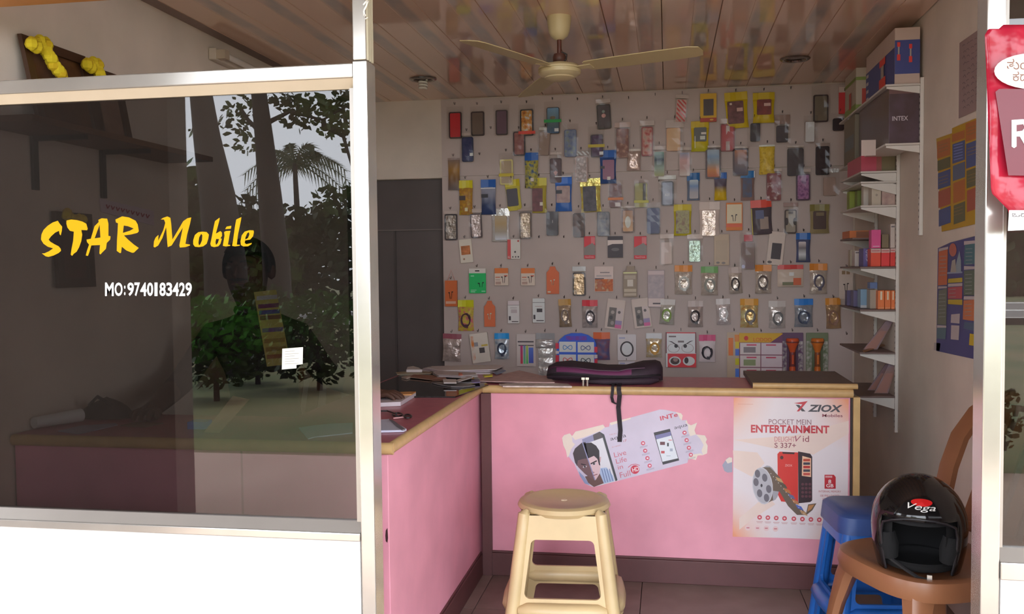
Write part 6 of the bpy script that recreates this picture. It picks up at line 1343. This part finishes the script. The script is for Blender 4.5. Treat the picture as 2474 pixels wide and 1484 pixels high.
def handchain(w_, c, d, side):
    c = Vector(c); d = Vector(d).normalized(); s_ = Vector((-d.y, d.x, 0))*side
    pm_i = jn(c+d*0.035+Vector((0,0,-0.004)), (0.03, 0.018), w_)
    for k, (o, ln) in enumerate(((-0.030,0.062),(-0.010,0.072),(0.010,0.068),(0.029,0.054))):
        b0 = jn(c+d*0.075+s_*o+Vector((0,0,-0.004)), 0.0105, pm_i); b1 = jn(c+d*(0.075+ln*0.45)+s_*o*1.1+Vector((0,0,0.003)), 0.0095, b0); b2 = jn(c+d*(0.075+ln*0.8)+s_*o*1.12+Vector((0,0,-0.006)), 0.0085, b1); jn(c+d*(0.075+ln)+s_*o*1.12+Vector((0,0,-0.016)), 0.007, b2)
    t0 = jn(c+d*0.03-s_*0.034+Vector((0,0,-0.004)), 0.012, pm_i); t1 = jn(c+d*0.065-s_*0.052+Vector((0,0,-0.006)), 0.0105, t0); jn(c+d*0.088-s_*0.055+Vector((0,0,-0.010)), 0.008, t1)
handchain(wl, V[wl], (1, -0.05, -0.10), -1)
handchain(wr, V[wr], (0.3, -1, -0.05), 1)
for s_ in (-1, 1):
    k1 = jn((-1.545+s_*0.09,3.26,0.50), 0.085, pel); k2 = jn((-1.545+s_*0.12,2.98,0.47), 0.062, k1); k3 = jn((-1.545+s_*0.12,2.97,0.28), 0.05, k2); k4 = jn((-1.545+s_*0.12,3.0,0.08), 0.036, k3); jn((-1.545+s_*0.125,2.88,0.04), 0.034, k4)
me = bpy.data.meshes.new('body'); me.from_pydata(V, Ed, []); tmp = bpy.data.objects.new('tmp', me); COL.objects.link(tmp)
sk = tmp.modifiers.new('s', 'SKIN'); sk.use_smooth_shade = True
for i, r in enumerate(Rd): me.skin_vertices[0].data[i].radius = r
me.skin_vertices[0].data[0].use_root = True
sb = tmp.modifiers.new('u', 'SUBSURF'); sb.levels = 2; sb.render_levels = 2
dg = bpy.context.evaluated_depsgraph_get(); dg.update()
bm_ = bpy.data.meshes.new_from_object(tmp.evaluated_get(dg)); bpy.data.objects.remove(tmp)
skin = mat((84, 54, 42), 0.6); shirt = mat((54, 40, 46), 0.8, pat='grain', scale=12); trou = mat((44, 44, 54), 0.8)
for m in (skin, shirt, trou): bm_.materials.append(m)
person = thing('person', 'person in a dark shirt seated behind the counter, one hand on the notebook', 'person', (-1.545, 3.32, 0))
for p in bm_.polygons:
    c = p.center
    isarm = (c.x > hv.x-0.13 and c.z < 0.9) or (c.y < 2.93 and c.z > 0.7)
    p.material_index = 0 if (c.z > 1.09 or isarm or c.z < 0.06) else (2 if c.z < 0.56 else 1)
    p.use_smooth = True
for v_ in bm_.vertices: v_.co = v_.co - OFF[person.name]
bm_.name = 'body'
bo = bpy.data.objects.new('body', bm_); COL.objects.link(bo); bo.parent = person; OFF[bo.name] = OFF[person.name]
hairm = mat((20, 17, 17), 0.6, bump=0.4, bscale=160)
hc = Vector((-1.54, 3.186, 1.262))
MB().add([hc+Vector((0.093*math.sin(2*math.pi*i/28)*math.cos(e_), -0.108*math.cos(2*math.pi*i/28)*math.cos(e_), 0.108*math.sin(e_))) for e_ in [math.radians(-12+102*j/10) for j in range(11)] for i in range(28)],
         [(j*28+i, j*28+(i+1) % 28, (j+1)*28+(i+1) % 28, (j+1)*28+i) for j in range(10) for i in range(28) if not (math.cos(2*math.pi*(i+0.5)/28) > 0.25 and (-12+102*(j+0.5)/10) < 24)], hairm).build('hair', person, smooth=80, thick=0.006)
MB().tube([hc+Vector((0,-0.098,0.0)), hc+Vector((0,-0.116,-0.028)), hc+Vector((0,-0.104,-0.036))], [0.008,0.014,0.009], skin, n=8).build('nose', person, smooth=80)
for s_ in (-1, 1):
    MB().lathe([(0.002,-0.028),(0.014,-0.018),(0.018,0.004),(0.013,0.022),(0.003,0.028)], skin, c=hc+Vector((s_*0.088,0.004,-0.02)), n=10).build('ear', person, smooth=80)
    MB().lathe([(0.001,-0.009),(0.010,-0.004),(0.011,0.002),(0.001,0.009)], mat((120,112,106),0.4), c=hc+Vector((s_*0.034,-0.088,-0.002)), n=10).build('eye', person, smooth=80)
    MB().tube([hc+Vector((s_*0.016,-0.098,0.018)), hc+Vector((s_*0.036,-0.096,0.022)), hc+Vector((s_*0.056,-0.084,0.015))], 0.004, hairm, n=6).build('eyebrow', person)
MB().tube([hc+Vector((-0.026,-0.083,-0.062)), hc+Vector((0,-0.092,-0.062)), hc+Vector((0.026,-0.083,-0.062))], [0.004,0.007,0.004], mat((104,58,54),0.5), n=6).build('mouth', person, smooth=80)
MB().tube([hc+Vector((-0.034,-0.082,-0.046)), hc+Vector((0,-0.097,-0.046)), hc+Vector((0.034,-0.082,-0.046))], [0.003,0.006,0.003], hairm, n=6).build('moustache', person)
MB().lathe([(0.058,1.085),(0.064,1.10),(0.058,1.115)], shirt, c=(-1.54,3.205,0), n=16, cap=False).build('shirt_collar', person, smooth=60, thick=0.006)

# ------------------------------------------------------------------ outside, seen as reflections in the dark panes
YM = 2*2.1575
def rfl(x, y, Yt):
    """place outside whose mirror image shows at photo position (x, y)"""
    q = at(x, y, Y=YM-Yt); return Vector((q.x, Yt, q.z))
bark = mat((30, 26, 23), 0.9, pat='grain', scale=6, bump=0.4, bscale=12)
def trunk(label, pts, Yt, rad, gz=-0.27):
    t = thing('street_tree', label, 'tree', (rfl(*pts[0], Yt).x, Yt, gz))
    P = [rfl(x, y, Yt) for x, y in pts]; P = [Vector((P[0].x-(P[1].x-P[0].x)*0.3, Yt, gz))]+P
    P.append(P[-1]+(P[-1]-P[-2]).normalized()*3.0)
    MB().tube(P, rad, bark, n=12).build('trunk', t, smooth=60)
    return t
def leaves(mb, cx, n_, rad, size, m, rnd, flat=1.0):
    for _ in range(n_):
        while True:
            d = Vector((rnd.uniform(-1,1), rnd.uniform(-1,1), rnd.uniform(-1,1)))
            if d.length <= 1: break
        p = Vector(cx)+Vector((d.x*rad[0], d.y*rad[1], d.z*rad[2]))
        a, b_ = rnd.uniform(0, 6.28), rnd.uniform(-0.9, 0.9); s_ = size*rnd.uniform(0.6, 1.3)
        u = Vector((math.cos(a)*math.cos(b_), math.sin(a)*math.cos(b_), math.sin(b_)))*s_; v_ = u.orthogonal().normalized()*s_*0.35
        mb.add([p-u*0.5, p-u*0.1+v_, p+u*0.25+v_*0.7, p+u*0.6, p+u*0.25-v_*0.7, p-u*0.1-v_], [(0,1,2,3,4,5)], m)
rn = random.Random(11)
lf = [mat((46,62,30),0.6), mat((62,84,36),0.6), mat((40,52,28),0.6)]
t = trunk('leaning dark trunk reflected left of centre in the dark window', ((545,640),(525,470),(500,330),(487,235)), -8.0, [0.34,0.30,0.25,0.19,0.16,0.12])
t2 = trunk('upright dark trunk with leafy branches reflected in the dark window', ((668,640),(652,470),(638,330),(627,235)), -9.0, [0.24,0.21,0.18,0.14,0.12,0.1])
mb = MB()
for (x, y, rx, ry, n_) in ((590,265,22,38,55),(560,300,14,30,22),(690,245,40,22,60),(760,255,50,26,90),(820,270,36,36,80),(800,310,40,26,50),(840,330,16,40,26),(720,290,36,26,50),(470,290,8,50,14),(590,345,26,30,30),(835,240,24,18,40)):
    c = rfl(x, y, -9.2); D = (YM+9.2)/F
    leaves(mb, c, n_, (rx*D*1.1, 0.6, ry*D*1.1), 0.12, rn.choice(lf), rn)
o = mb.build('foliage', t2); o['kind'] = 'stuff'
for pth in (((640,300),(700,270),(780,290),(850,250)), ((638,330),(600,290),(575,250)), ((780,300),(830,330),(850,400))):
    MB().tube([rfl(x, y, -9.1) for x, y in pth], [0.045,0.03,0.02,0.012][:len(pth)], bark, n=6).build('branch', t2)
# palm
pt = thing('street_palm_tree', 'young palm tree reflected right of centre in the dark window', 'palm tree', Vector((rfl(715,500,-34).x, -34, -0.27)))
pc = rfl(712, 395, -34); fm = mat((60,70,44),0.7)
MB().tube([(pc.x+0.2,-34,-0.27),(pc.x+0.1,-34,pc.z*0.5),tuple(pc)], [0.2,0.14,0.1], bark, n=10).build('trunk', pt, smooth=60)
for k in range(15):
    a = math.radians(-20+220*k/14+rn.uniform(-6,6)); ln = rn.uniform(2.2,3.0); yo = rn.uniform(-0.5,0.5)
    P = [pc+Vector((math.cos(a)*ln*s_, yo*s_, math.sin(a)*ln*s_*0.9-0.62*ln*s_*s_)) for s_ in [i/8 for i in range(9)]]
    mb = MB().tube(P, [0.03*(1-i/9)+0.006 for i in range(9)], fm, n=4)
    for i in range(1, 9):
        for s_ in (-1, 1):
            for h in (0, 0.5):
                q = P[i-1]+(P[i]-P[i-1])*h; dr = (P[i]-P[i-1]).normalized()
                e_ = q+Vector((dr.x*0.35-dr.z*0.36*s_, 0.1*s_, dr.z*0.3+dr.x*0.34*s_-0.26))
                mb.add([q-dr*0.05, q+dr*0.05, e_], [(0,1,2)], fm)
    mb.build('frond', pt)
# hedge and trees beyond
for k, (x, y, Yt, rx, rz, lab) in enumerate(((448,480,-13,0.42,1.4,'dark green tree reflected beside the leaning trunk'), (590,540,-17,1.5,1.2,'dense tree reflected behind the big trunk'), (700,540,-20.5,1.6,1.0,'bushy tree reflected below the palm'), (830,510,-24,1.9,1.6,'tall dark tree reflected beside the post'), (420,560,-28,1.5,1.6,'dark tree reflected at the edge of the added wall'))):
    c = rfl(x, y, Yt); t = thing('street_tree', lab, 'tree', (c.x, Yt, -0.27))
    MB().tube([(c.x,Yt,-0.27),(c.x,Yt,c.z)], [0.2,0.12], bark, n=8).build('trunk', t)
    mb = MB(); leaves(mb, (c.x, Yt, c.z*0.55), 800, (rx, 0.9, max(rz, c.z*0.62)), 0.34, lf[k % 3], rn); leaves(mb, (c.x, Yt, c.z*0.9), 300, (rx*0.8, 0.8, rz*0.8), 0.3, lf[(k+1) % 3], rn)
    o = mb.build('foliage', t); o['kind'] = 'stuff'
for k, (x, y, Yt, rx, rz, lab) in enumerate(((520,800,-5.5,0.62,0.42,'bright green bush reflected below the phone number'), (770,790,-6.5,0.7,0.45,'green bush reflected beside the post'), (620,770,-7.0,0.6,0.5,'dark bush reflected behind the seated person'))):
    c = rfl(x, y, Yt); t = thing('street_bush', lab, 'bush', (c.x, Yt, -0.27))
    MB().tube([(c.x,Yt,-0.27),(c.x,Yt,c.z)], [0.04,0.02], bark, n=6).build('stem', t)
    mb = MB(); leaves(mb, c, 900, (rx, 0.45, rz), 0.10, mat(((64,124,36),(60,100,40),(44,70,30))[k],0.6), rn); leaves(mb, c-Vector((0,0,rz*0.8)), 500, (rx, 0.45, rz*0.8), 0.10, lf[0], rn)
    o = mb.build('foliage', t); o['kind'] = 'stuff'

for k, (x, y, Yt, rx, rz, lab) in enumerate(((2450,560,-40,5.0,3.2,'dark tree across the road reflected in the right pane'), (2520,600,-44,6.0,3.0,'wide tree across the road reflected in the right pane'))):
    c = rfl(x, y, Yt); t = thing('street_tree', lab, 'tree', (c.x, Yt, -0.27))
    MB().tube([(c.x,Yt,-0.27),(c.x,Yt,c.z)], [0.3,0.2], bark, n=8).build('trunk', t)
    mb = MB(); leaves(mb, (c.x, Yt, max(1.5, c.z*0.6)), 1100, (rx*0.5, 1.2, rz), 0.6, lf[k], rn)
    o = mb.build('foliage', t); o['kind'] = 'stuff'
c = rfl(2452, 960, -1.9); t = thing('street_bush', 'dry shrub by the forecourt reflected low in the right pane', 'bush', (c.x, -2.75, -0.27))
MB().tube([(c.x,-2.75,-0.27),(c.x,-2.75,0.25)], [0.03,0.012], bark, n=6).build('stem', t)
mb = MB(); leaves(mb, (c.x, -2.75, 0.12), 700, (0.35, 0.3, 0.36), 0.07, mat((92,88,56),0.8), rn)
o = mb.build('foliage', t); o['kind'] = 'stuff'
